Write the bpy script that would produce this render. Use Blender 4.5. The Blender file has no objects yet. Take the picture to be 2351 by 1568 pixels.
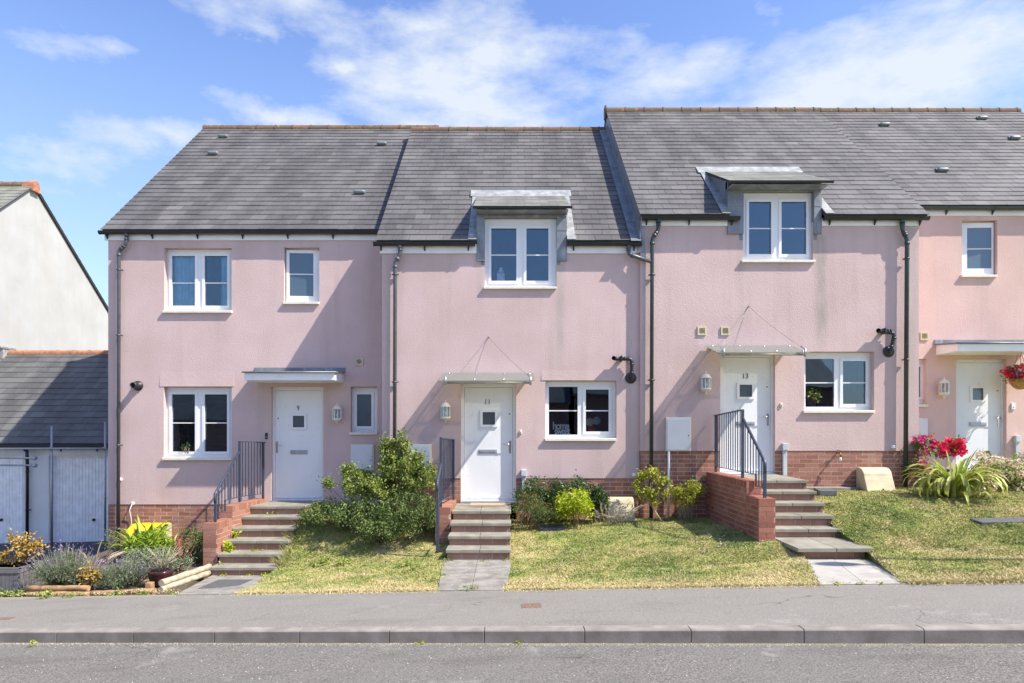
import bpy, math, random
import numpy as np
from mathutils import Vector, Matrix
random.seed(7); rng = np.random.default_rng(11)
PI = math.pi
sc = bpy.context.scene
COL = sc.collection
ZO = 2.0                       # eye height; everything below is measured from eye level
F = 1567.0
def XX(px, Y): return (px - 1175.5) * Y / F
def ZZ(py, Y): return (980.0 - py) * Y / F
def P3(px, py, Y): return (XX(px, Y), Y, ZZ(py, Y))

# ------------------------------------------------------------------ materials
def newmat(name):
    m = bpy.data.materials.new(name); m.use_nodes = True
    nt = m.node_tree
    b = nt.nodes['Principled BSDF']
    return m, nt, b
def N(nt, typ, **kw):
    n = nt.nodes.new(typ)
    for k, v in kw.items():
        if k.startswith('i_'):
            n.inputs[k[2:].replace('_', ' ')].default_value = v
        else: setattr(n, k, v)
    return n
def L(nt, a, b): nt.links.new(a, b)
def ramp(nt, fac, stops):
    r = nt.nodes.new('ShaderNodeValToRGB')
    el = r.color_ramp.elements
    while len(el) < len(stops): el.new(0.5)
    for e, (p, c) in zip(el, stops):
        e.position = p; e.color = (c[0], c[1], c[2], 1)
    L(nt, fac, r.inputs[0]); return r.outputs[0]
def mixc(nt, fac, a, b, mode='MIX'):
    m = nt.nodes.new('ShaderNodeMix'); m.data_type = 'RGBA'; m.blend_type = mode
    if isinstance(fac, (int, float)): m.inputs[0].default_value = fac
    else: L(nt, fac, m.inputs[0])
    for s, v in ((6, a), (7, b)):
        if isinstance(v, tuple): m.inputs[s].default_value = (v[0], v[1], v[2], 1)
        else: L(nt, v, m.inputs[s])
    return m.outputs[2]
def math_(nt, op, a, b=None, c=None, clamp=False):
    m = nt.nodes.new('ShaderNodeMath'); m.operation = op; m.use_clamp = clamp
    for i, v in enumerate((a, b, c)):
        if v is None: continue
        if isinstance(v, (int, float)): m.inputs[i].default_value = v
        else: L(nt, v, m.inputs[i])
    return m.outputs[0]
def wpos(nt):
    g = nt.nodes.new('ShaderNodeNewGeometry'); return g.outputs['Position']
def noise(nt, scale, detail=3, vec=None, rough=0.5, sx=None):
    n = nt.nodes.new('ShaderNodeTexNoise')
    n.inputs['Scale'].default_value = scale; n.inputs['Detail'].default_value = detail
    n.inputs['Roughness'].default_value = rough
    v = vec if vec is not None else wpos(nt)
    if sx:
        mp = nt.nodes.new('ShaderNodeMapping'); mp.inputs['Scale'].default_value = sx
        L(nt, v, mp.inputs[0]); v = mp.outputs[0]
    L(nt, v, n.inputs['Vector']); return n.outputs['Fac']
def maprange(nt, v, a, b, c=0.0, d=1.0):
    m = nt.nodes.new('ShaderNodeMapRange'); m.clamp = True
    m.inputs[1].default_value = a; m.inputs[2].default_value = b
    m.inputs[3].default_value = c; m.inputs[4].default_value = d
    L(nt, v, m.inputs[0]); return m.outputs[0]
def bump(nt, b, h, strength=0.3, dist=0.01):
    n = nt.nodes.new('ShaderNodeBump'); n.inputs['Strength'].default_value = strength
    n.inputs['Distance'].default_value = dist
    L(nt, h, n.inputs['Height']); L(nt, n.outputs[0], b.inputs['Normal'])
def island(nt):
    g = nt.nodes.new('ShaderNodeNewGeometry'); return g.outputs['Random Per Island']
def simple(name, col, rough=0.5, metal=0.0, var=0.12, nscale=6, bs=0.0, bscale=80, spec=0.5):
    m, nt, b = newmat(name)
    f = noise(nt, nscale, 5)
    lo = tuple(max(0, c * (1 - var)) for c in col); hi = tuple(min(1, c * (1 + var)) for c in col)
    L(nt, ramp(nt, f, [(0.3, lo), (0.7, hi)]), b.inputs['Base Color'])
    b.inputs['Roughness'].default_value = rough; b.inputs['Metallic'].default_value = metal
    b.inputs['Specular IOR Level'].default_value = spec
    if bs: bump(nt, b, noise(nt, bscale, 3), bs, 0.004)
    return m

def stucco(name, col, stains=()):
    m, nt, b = newmat(name)
    f = noise(nt, 1.1, 5); f2 = noise(nt, 60, 3)
    c = ramp(nt, f, [(0.32, tuple(v * k for v, k in zip(col, (.92, .90, .88)))), (0.68, tuple(min(1, v * 1.05) for v in col))])
    c = mixc(nt, maprange(nt, noise(nt, 3.3, 6, rough=.65), .52, .74, 0, .22), c, tuple(v * k for v, k in zip(col, (1.08, 1.16, 1.2))))
    c = mixc(nt, math_(nt, 'MULTIPLY', f2, 0.14), c, tuple(v * .6 for v in col))
    # faint vertical rain streaks
    st = noise(nt, 1.0, 4, sx=(5.0, 5.0, .35))
    c = mixc(nt, maprange(nt, st, .50, .74, 0, .30), c, (.40, .32, .28))
    sep = nt.nodes.new('ShaderNodeSeparateXYZ'); L(nt, wpos(nt), sep.inputs[0])
    wob = noise(nt, 2.2, 4)
    for (x, w, z0, z1, k, sc_) in stains:
        dx = math_(nt, 'ABSOLUTE', math_(nt, 'SUBTRACT', math_(nt, 'ADD', sep.outputs[0], math_(nt, 'MULTIPLY_ADD', wob, .16, -.08)), x))
        a = maprange(nt, dx, w * .25, w, 1, 0)
        zz = sep.outputs[2]
        v1 = maprange(nt, zz, z0 + ZO, z0 + ZO + (z1 - z0) * .35, 0, 1)
        v2 = maprange(nt, zz, z1 + ZO - .05, z1 + ZO + .02, 1, 0)
        s = math_(nt, 'MULTIPLY', math_(nt, 'MULTIPLY', a, v1), v2)
        s = math_(nt, 'MULTIPLY', s, maprange(nt, noise(nt, 9, 4, sx=(1, 1, .3)), .3, .65, .45, 1))
        c = mixc(nt, math_(nt, 'MULTIPLY', s, k), c, sc_)
    L(nt, c, b.inputs['Base Color']); b.inputs['Roughness'].default_value = 0.95
    b.inputs['Specular IOR Level'].default_value = .15
    h = noise(nt, 58, 4, rough=.6)
    bump(nt, b, h, 0.55, 0.010)
    return m
PINK = (.625, .475, .46)
GREY = (.36, .33, .29)
M_pinkA = stucco('pink_render', PINK, [(XX(1286, 12.24), .13, -.0 + ZZ(880, 12.24), ZZ(600, 12.24), .60, GREY), (XX(1100, 12.24), .10, ZZ(720, 12.24), ZZ(600, 12.24), .4, GREY),
                                       (XX(1100, 12.24), .5, ZZ(1100, 12.24), ZZ(880, 12.24), .25, (.62, .38, .33)), (XX(888, 12.24), .09, ZZ(1100, 12.24), ZZ(580, 12.24), .35, GREY)])
M_pinkB = stucco('pink_render_grey_streaks', (.62, .47, .455), [(XX(1883, 12.18), .14, ZZ(815, 12.18), ZZ(540, 12.18), .72, (.30, .29, .25)), (XX(1697, 12.18), .10, ZZ(700, 12.18), ZZ(540, 12.18), .4, GREY),
                                       (XX(2096, 12.18), .12, ZZ(1035, 12.18), ZZ(517, 12.18), .45, (.42, .37, .34)), (XX(1483, 12.18), .10, ZZ(1035, 12.18), ZZ(517, 12.18), .45, (.42, .35, .30))])
M_pink9 = stucco('pink_render_plain', (.625, .475, .455))
M_salmon = stucco('salmon_render', (.69, .49, .445))
M_white_r = stucco('white_render', (.78, .78, .77))
M_gable = stucco('sun_toned_white_render', (.42, .42, .418))  # white render, colour darkened so the sunlit gable does not burn out

def brickmat(name, c1, c2, c3):
    m, nt, b = newmat(name)
    r = island(nt)
    c = ramp(nt, r, [(0, c1), (.45, c2), (1, c3)])
    f = noise(nt, 45, 5)
    c = mixc(nt, maprange(nt, f, .35, .75, 0, .35), c, (.20, .10, .075))
    e = noise(nt, 3.2, 4)
    c = mixc(nt, maprange(nt, e, .56, .8, 0, .4), c, (.52, .40, .35))
    L(nt, c, b.inputs['Base Color']); b.inputs['Roughness'].default_value = .9
    b.inputs['Specular IOR Level'].default_value = .2
    bump(nt, b, f, .5, .004)
    return m
M_brick = brickmat('red_brick', (.27, .115, .078), (.35, .155, .108), (.42, .21, .15))
M_brick_dk = brickmat('weathered_brick', (.24, .135, .10), (.35, .19, .135), (.44, .26, .19))
M_mortar = simple('mortar', (.50, .42, .35), .95, bs=.3)
M_mortar_dk = simple('dirty_mortar', (.40, .33, .27), .95, bs=.3)

def slatemat(name, base=(.108, .102, .10), light=(.165, .155, .15)):
    m, nt, b = newmat(name)
    r = island(nt)
    c = ramp(nt, r, [(0, tuple(v * .86 for v in base)), (.5, tuple((a*.75 + d*.25) for a, d in zip(base, light))), (.93, tuple((a + d) / 2 for a, d in zip(base, light))), (1, light)])
    s = noise(nt, 1.0, 5, sx=(2.2, .5, .5))
    c = mixc(nt, maprange(nt, s, .44, .64, 0, .6), c, tuple(v * .55 for v in base))
    s2 = noise(nt, 1.0, 4, sx=(1.3, .6, .6))
    c = mixc(nt, maprange(nt, s2, .5, .8, 0, .45), c, (.185, .176, .174))
    sp = noise(nt, 24, 4)
    c = mixc(nt, maprange(nt, sp, .60, .74, 0, .30), c, (.33, .32, .28))
    L(nt, c, b.inputs['Base Color'])
    b.inputs['Roughness'].default_value = .62; b.inputs['Specular IOR Level'].default_value = .35
    bump(nt, b, noise(nt, 30, 4), .25, .004)
    return m
M_slate = slatemat('roof_slate')
M_slate_g = slatemat('garage_slate', (.10, .10, .10), (.16, .158, .155))
M_slate_w = slatemat('mossy_slate', (.20, .20, .165), (.30, .30, .25))
M_deck = simple('roof_underlay', (.05, .05, .055), .9)

def ridgemat():
    m, nt, b = newmat('ridge_clay')
    r = island(nt)
    c = ramp(nt, r, [(0, (.13, .078, .052)), (1, (.19, .105, .07))])
    c = mixc(nt, maprange(nt, noise(nt, 5, 5), .45, .65, 0, .8), c, (.13, .11, .08))
    c = mixc(nt, maprange(nt, noise(nt, 12, 5), .58, .68, 0, .7), c, (.34, .22, .05))
    L(nt, c, b.inputs['Base Color']); b.inputs['Roughness'].default_value = .95
    bump(nt, b, noise(nt, 40, 4), .5, .006); return m
M_ridge = ridgemat()
M_ridge_new = simple('orange_ridge_clay', (.38, .17, .095), .9, var=.3, nscale=9, bs=.3)
def leadmat():
    m, nt, b = newmat('lead_sheet')
    c = ramp(nt, noise(nt, 4, 5), [(.3, (.17, .18, .20)), (.7, (.27, .285, .305))])
    c = mixc(nt, maprange(nt, noise(nt, 1.5, 5, sx=(6, 6, 1.2)), .58, .75, 0, .6), c, (.52, .53, .52))
    L(nt, c, b.inputs['Base Color']); b.inputs['Roughness'].default_value = .5; b.inputs['Metallic'].default_value = .25
    bump(nt, b, noise(nt, 7, 3), .35, .02); return m
M_lead = leadmat()
M_lead_lt = simple('weathered_lead', (.33, .335, .325), .5, .2, .3, 8, .25, 12)
M_upvc = simple('white_upvc', (.80, .81, .82), .28, 0, .03, 3)
M_cream = simple('cream_sill', (.74, .70, .60), .6, 0, .08, 10, .1)
def doormat_():
    m, nt, b = newmat('white_door_paint')
    c = ramp(nt, noise(nt, 3, 5, sx=(1, 1, .5)), [(.3, (.76, .77, .78)), (.7, (.82, .825, .83))])
    c = mixc(nt, maprange(nt, noise(nt, 14, 6), .62, .72, 0, .30), c, (.45, .42, .36))
    L(nt, c, b.inputs['Base Color']); b.inputs['Roughness'].default_value = .42
    bump(nt, b, noise(nt, 5, 3, sx=(14, 14, 1)), .08, .003); return m
M_door = doormat_()
M_fascia = simple('white_fascia', (.82, .82, .82), .45, 0, .06, 4)
M_black = simple('black_gutter_plastic', (.018, .019, .022), .32, 0, .2, 12)
M_pipe = simple('dark_downpipe_plastic', (.085, .09, .105), .35, 0, .2, 9)
M_greenpipe = simple('faded_downpipe_plastic', (.035, .052, .055), .35, 0, .2, 9)
M_rail = simple('blue_grey_rail_paint', (.05, .062, .095), .4, .1, .3, 40, .2, 90)
M_galv = simple('galvanised_tube', (.40, .42, .46), .4, .6, .15, 14)
M_chrome = simple('chrome', (.62, .62, .64), .2, 1, .05)
M_black2 = simple('black_plastic', (.015, .015, .016), .35)
M_rubber = simple('dark_flue_plastic', (.022, .022, .026), .42)
M_beige = simple('beige_vent_plastic', (.60, .52, .34), .6, 0, .1, 9)
M_white_pl = simple('white_meter_plastic', (.70, .715, .73), .45, 0, .06, 3)
M_cover = simple('beige_meter_cover', (.52, .45, .30), .7, 0, .18, 7, .2, 40)
M_lamp = simple('cream_lantern_paint', (.74, .70, .62), .5, 0, .1, 30, .15)
M_blind = simple('blind_slat', (.12, .10, .095), .6)
M_curtain = simple('teal_curtain', (.50, .80, .85), .8, 0, .15, 5)
M_num = simple('house_number_metal', (.16, .16, .17), .4, .5)
M_numlt = simple('white_sign_paint', (.88, .88, .88), .6)
M_grille = simple('vent_grille', (.30, .26, .17), .7)
M_dark = simple('dark_void', (.02, .018, .016), .9)
M_room = simple('dimmed_room_wall', (.022, .020, .020), .9)  # near-black colour stands in for the dimness inside the rooms
M_yellow = simple('yellow_cloth', (.80, .50, .01), .7, 0, .1, 8)
M_log = simple('barked_log', (.34, .21, .11), .85, 0, .35, 11, .4, 40)
M_logb = simple('bleached_log', (.42, .35, .25), .85, 0, .3, 11, .4, 40)
M_planter = simple('grey_planter', (.15, .145, .15), .6, 0, .15, 8, .1)
M_pot = simple('maroon_glaze', (.055, .018, .018), .18, 0, .4, 12)
M_bark = simple('bark', (.20, .15, .10), .9, 0, .3, 20, .4, 60)
M_barkl = simple('pale_twig', (.42, .35, .25), .9, 0, .3, 20, .3, 60)
M_coir = simple('coir_liner', (.40, .22, .07), .95, 0, .35, 25, .5, 90)
M_rust = simple('rusty_iron', (.19, .115, .085), .9, 0, .35, 40, .5, 120)
M_iron = simple('dark_iron_cover', (.10, .105, .11), .7, .1, .3, 20, .5, 60)
M_mat = simple('coir_doormat', (.38, .29, .20), .95, 0, .2, 60, .6, 200)

def glassmat(name, k=.30, tint=(.9, .93, .95), rough=0.0, frosted=False):
    m = bpy.data.materials.new(name); m.use_nodes = True; nt = m.node_tree; nt.nodes.clear()
    o = nt.nodes.new('ShaderNodeOutputMaterial')
    g = N(nt, 'ShaderNodeBsdfGlossy'); g.inputs['Roughness'].default_value = rough
    g.inputs['Color'].default_value = (.60, .80, 1, 1)
    if frosted:
        t = N(nt, 'ShaderNodeBsdfPrincipled')
        t.inputs['Base Color'].default_value = (*tint, 1); t.inputs['Roughness'].default_value = .5
        b = nt.nodes.new('ShaderNodeBump'); b.inputs['Strength'].default_value = .6; b.inputs['Distance'].default_value = .01
        L(nt, noise(nt, 90, 3), b.inputs['Height']); L(nt, b.outputs[0], t.inputs['Normal'])
    else:
        t = N(nt, 'ShaderNodeBsdfTransparent'); t.inputs['Color'].default_value = (*tint, 1)
    fr = N(nt, 'ShaderNodeFresnel'); fr.inputs['IOR'].default_value = 1.5
    fac = math_(nt, 'MULTIPLY_ADD', fr.outputs[0], 1.2, k - .05, clamp=True)
    wv = nt.nodes.new('ShaderNodeBump'); wv.inputs['Strength'].default_value = .05; wv.inputs['Distance'].default_value = .02
    L(nt, noise(nt, 1.5, 2), wv.inputs['Height']); L(nt, wv.outputs[0], g.inputs['Normal'])
    mx = N(nt, 'ShaderNodeMixShader'); L(nt, fac, mx.inputs[0]); L(nt, t.outputs[0], mx.inputs[1]); L(nt, g.outputs[0], mx.inputs[2])
    L(nt, mx.outputs[0], o.inputs[0]); return m
M_glass = glassmat('window_glass', .095, (.86, .88, .90))
M_frost = glassmat('frosted_glass', .10, (.055, .085, .11), .12, True)
M_doorglass = glassmat('obscure_door_glass', .12, (.05, .055, .06), .2, True)
M_lampglass = glassmat('lantern_glass', .15, (.85, .87, .88))
M_canopy = glassmat('canopy_glass', .08, (.80, .78, .68), .1)
def _dirty():
    nt = M_canopy.node_tree; o = nt.nodes['Material Output']; src = o.inputs[0].links[0].from_socket
    d = N(nt, 'ShaderNodeBsdfPrincipled'); d.inputs['Base Color'].default_value = (.46, .42, .32, 1); d.inputs['Roughness'].default_value = .6
    tl = N(nt, 'ShaderNodeBsdfTranslucent'); tl.inputs['Color'].default_value = (.6, .55, .42, 1)
    a = N(nt, 'ShaderNodeMixShader'); a.inputs[0].default_value = .5; L(nt, d.outputs[0], a.inputs[1]); L(nt, tl.outputs[0], a.inputs[2])
    x = N(nt, 'ShaderNodeMixShader'); x.inputs[0].default_value = .38; L(nt, src, x.inputs[1]); L(nt, a.outputs[0], x.inputs[2]); L(nt, x.outputs[0], o.inputs[0])
_dirty()

def asphalt(name, lo, hi, speck, patch, edges=()):
    m, nt, b = newmat(name)
    c = ramp(nt, noise(nt, 62, 4, rough=.75), [(.40, lo), (.60, hi)])
    v = nt.nodes.new('ShaderNodeTexVoronoi'); v.inputs['Scale'].default_value = 75; L(nt, wpos(nt), v.inputs['Vector'])
    sp = maprange(nt, v.outputs['Distance'], .12, .28, 1, 0)
    keep = maprange(nt, noise(nt, 30, 2), .50, .60, 0, 1)
    c = mixc(nt, math_(nt, 'MULTIPLY', sp, math_(nt, 'MULTIPLY', keep, .8)), c, speck)
    c = mixc(nt, maprange(nt, noise(nt, .7, 6, rough=.6), .42, .68, 0, .45), c, patch)
    c = mixc(nt, maprange(nt, noise(nt, 1.7, 6, rough=.65, sx=(.5, 1.6, 1)), .52, .72, 0, .35), c, tuple(v * .7 for v in lo))
    c = mixc(nt, maprange(nt, noise(nt, 1.3, 7, rough=.7), .60, .68, 0, .30), c, speck)
    ck = nt.nodes.new('ShaderNodeTexVoronoi'); ck.feature = 'DISTANCE_TO_EDGE'; ck.inputs['Scale'].default_value = .55
    dv = nt.nodes.new('ShaderNodeVectorMath'); dv.operation = 'MULTIPLY_ADD'
    nn = nt.nodes.new('ShaderNodeTexNoise'); nn.inputs['Scale'].default_value = 2.5; L(nt, wpos(nt), nn.inputs['Vector'])
    L(nt, nn.outputs['Color'], dv.inputs[0]); dv.inputs[1].default_value = (.5, .5, .5); L(nt, wpos(nt), dv.inputs[2])
    L(nt, dv.outputs[0], ck.inputs['Vector'])
    crk = math_(nt, 'MULTIPLY', maprange(nt, ck.outputs['Distance'], 0, .006, 1, 0), maprange(nt, noise(nt, .5, 2), .55, .6, 0, .6))
    c = mixc(nt, crk, c, tuple(v * .4 for v in lo))
    sp3 = nt.nodes.new('ShaderNodeSeparateXYZ'); L(nt, wpos(nt), sp3.inputs[0])
    for (y0, sg, wd, kk) in edges:   # grit and moss gathering along an edge
        dd = math_(nt, 'MULTIPLY', math_(nt, 'ADD', math_(nt, 'MULTIPLY_ADD', sp3.outputs[0], .195, -y0), sp3.outputs[1]), sg)
        dd = math_(nt, 'ADD', dd, math_(nt, 'MULTIPLY_ADD', noise(nt, 6, 5, rough=.7), wd * 2.2, -wd * 1.1))
        c = mixc(nt, maprange(nt, dd, 0, wd, kk, 0), c, (.33, .28, .20))
    L(nt, c, b.inputs['Base Color']); b.inputs['Roughness'].default_value = .92
    b.inputs['Specular IOR Level'].default_value = .2
    bump(nt, b, noise(nt, 90, 3), .5, .006); return m
M_pave = asphalt('pavement_asphalt', (.165, .155, .138), (.268, .25, .222), (.42, .40, .37), (.245, .236, .212), [(8.12, -1, .09, .6), (6.30, 1, .04, .5)])
M_road = asphalt('road_asphalt', (.09, .083, .075), (.235, .217, .192), (.44, .41, .37), (.17, .163, .152), [(6.20, -1, .07, .85)])
M_drive = asphalt('driveway_asphalt', (.07, .072, .08), (.13, .13, .14), (.25, .25, .25), (.10, .10, .11))
def concrete(name, c0, c1, spots=True, dirt=(.12, .11, .09)):
    m, nt, b = newmat(name)
    c = ramp(nt, noise(nt, 6, 6), [(.3, c0), (.7, c1)])
    c = mixc(nt, maprange(nt, noise(nt, 2.3, 5), .5, .75, 0, .5), c, dirt)
    c = mixc(nt, maprange(nt, island(nt), 0, 1, 0, .14), c, dirt)
    if spots:
        v = nt.nodes.new('ShaderNodeTexVoronoi'); v.inputs['Scale'].default_value = 9; L(nt, wpos(nt), v.inputs['Vector'])
        c = mixc(nt, maprange(nt, v.outputs['Distance'], .10, .14, .55, 0), c, (.62, .61, .58))
    L(nt, c, b.inputs['Base Color']); b.inputs['Roughness'].default_value = .93; b.inputs['Specular IOR Level'].default_value = .2
    bump(nt, b, noise(nt, 70, 4), .4, .004); return m
M_kerb = concrete('kerb_concrete', (.22, .195, .17), (.34, .305, .27), False, (.13, .115, .10))
M_tread = concrete('tread_concrete', (.22, .205, .165), (.33, .31, .26), False, (.11, .10, .065))
M_slab = concrete('mossy_path_slab', (.20, .185, .165), (.35, .325, .29), True)
M_slab_n = concrete('pale_path_slab', (.35, .335, .30), (.45, .43, .39), False, (.26, .245, .21))

def soil(name, c0, c1):
    m, nt, b = newmat(name)
    c = ramp(nt, noise(nt, 25, 6), [(.35, c0), (.7, c1)])
    L(nt, c, b.inputs['Base Color']); b.inputs['Roughness'].default_value = 1
    bump(nt, b, noise(nt, 30, 5), .8, .03); return m
M_soil = soil('garden_soil', (.06, .045, .03), (.15, .115, .075))
def grasscol(nt, isl=True):
    p = noise(nt, .9, 5, rough=.6)
    c = ramp(nt, p, [(.36, (.14, .21, .04)), (.48, (.29, .32, .08)), (.56, (.41, .38, .14)), (.67, (.58, .47, .27))])
    q = noise(nt, 5.5, 4)
    c = mixc(nt, maprange(nt, q, .45, .68, 0, .6), c, (.50, .42, .20))
    c = mixc(nt, maprange(nt, noise(nt, 3.1, 5), .54, .66, 0, .7), c, (.11, .17, .03))
    c = mixc(nt, maprange(nt, noise(nt, 17, 4), .55, .72, 0, .6), c, (.10, .12, .03))
    c = mixc(nt, maprange(nt, noise(nt, 8, 4), .58, .74, 0, .6), c, (.62, .52, .32))
    sp_ = nt.nodes.new('ShaderNodeSeparateXYZ'); L(nt, wpos(nt), sp_.inputs[0])
    dd = math_(nt, 'ADD', math_(nt, 'MULTIPLY_ADD', sp_.outputs[0], .195, -8.1), sp_.outputs[1])
    dd = math_(nt, 'ADD', dd, math_(nt, 'MULTIPLY_ADD', noise(nt, 2.2, 4), .9, -.45))
    c = mixc(nt, maprange(nt, dd, .1, .75, .8, 0), c, (.62, .49, .27))
    if isl:
        r = island(nt)
        c = mixc(nt, maprange(nt, r, .55, 1, 0, .75), c, (.58, .50, .27))
        c = mixc(nt, maprange(nt, r, .0, .3, .6, 0), c, (.12, .18, .03))
    return c
def grassmat(name, isl):
    m, nt, b = newmat(name)
    L(nt, grasscol(nt, isl), b.inputs['Base Color']); b.inputs['Roughness'].default_value = .8
    b.inputs['Specular IOR Level'].default_value = .15
    if not isl: bump(nt, b, noise(nt, 40, 5), .9, .03)
    return m
M_turf = grassmat('turf_base', False); M_blade = grassmat('grass_blade', True)

def leafmat(name, c0, c1, c2, trans=.25, rough=.5):
    m = bpy.data.materials.new(name); m.use_nodes = True; nt = m.node_tree; b = nt.nodes['Principled BSDF']
    out = nt.nodes['Material Output']
    c = ramp(nt, island(nt), [(0, c0), (.55, c1), (1, c2)])
    c = mixc(nt, maprange(nt, noise(nt, 3, 3), .4, .7, 0, .35), c, c0)
    L(nt, c, b.inputs['Base Color']); b.inputs['Roughness'].default_value = rough
    b.inputs['Specular IOR Level'].default_value = .35
    t = N(nt, 'ShaderNodeBsdfTranslucent'); L(nt, c, t.inputs['Color'])
    mx = N(nt, 'ShaderNodeMixShader'); mx.inputs[0].default_value = trans
    L(nt, b.outputs[0], mx.inputs[1]); L(nt, t.outputs[0], mx.inputs[2]); L(nt, mx.outputs[0], out.inputs[0])
    return m
M_lf_rose = leafmat('rose_leaf', (.10, .155, .025), (.22, .29, .05), (.46, .47, .14))
M_lf_hebe = leafmat('hebe_leaf', (.065, .11, .03), (.14, .20, .05), (.29, .35, .10))
M_lf_dark = leafmat('dark_evergreen_leaf', (.03, .065, .02), (.06, .11, .03), (.14, .20, .06), rough=.35)
M_lf_lime = leafmat('lime_leaf', (.24, .33, .012), (.42, .50, .015), (.60, .62, .06))
M_lf_gold = leafmat('golden_leaf', (.20, .25, .02), (.38, .40, .04), (.60, .55, .10))
M_lf_maple = leafmat('bronze_maple_leaf', (.28, .17, .03), (.50, .33, .07), (.66, .48, .13))
M_lf_grey = leafmat('grey_green_leaf', (.12, .16, .09), (.22, .26, .15), (.36, .38, .24))
M_lf_bright = leafmat('bright_strap_leaf', (.14, .25, .02), (.28, .40, .03), (.48, .55, .08))
M_lf_phor = leafmat('variegated_strap_leaf', (.20, .26, .04), (.42, .44, .10), (.68, .64, .28))
M_lf_red = leafmat('red_spiky_leaf', (.15, .03, .02), (.28, .06, .04), (.36, .12, .06))
M_lf_dry = leafmat('dry_stalk', (.30, .22, .12), (.45, .36, .20), (.55, .46, .28))
M_fl_purple = leafmat('purple_petal', (.20, .08, .35), (.33, .15, .50), (.45, .28, .60))
M_fl_red = leafmat('red_petal', (.62, .01, .03), (.80, .02, .09), (.85, .05, .22))
M_fl_pink = leafmat('pink_petal', (.68, .03, .20), (.80, .06, .34), (.85, .25, .50))
M_fl_hyd = leafmat('hydrangea_petal', (.62, .42, .32), (.80, .68, .48), (.85, .80, .62))
M_fl_white = leafmat('white_petal', (.7, .7, .65), (.75, .75, .7), (.8, .8, .75))
M_clothy = M_yellow

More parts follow.
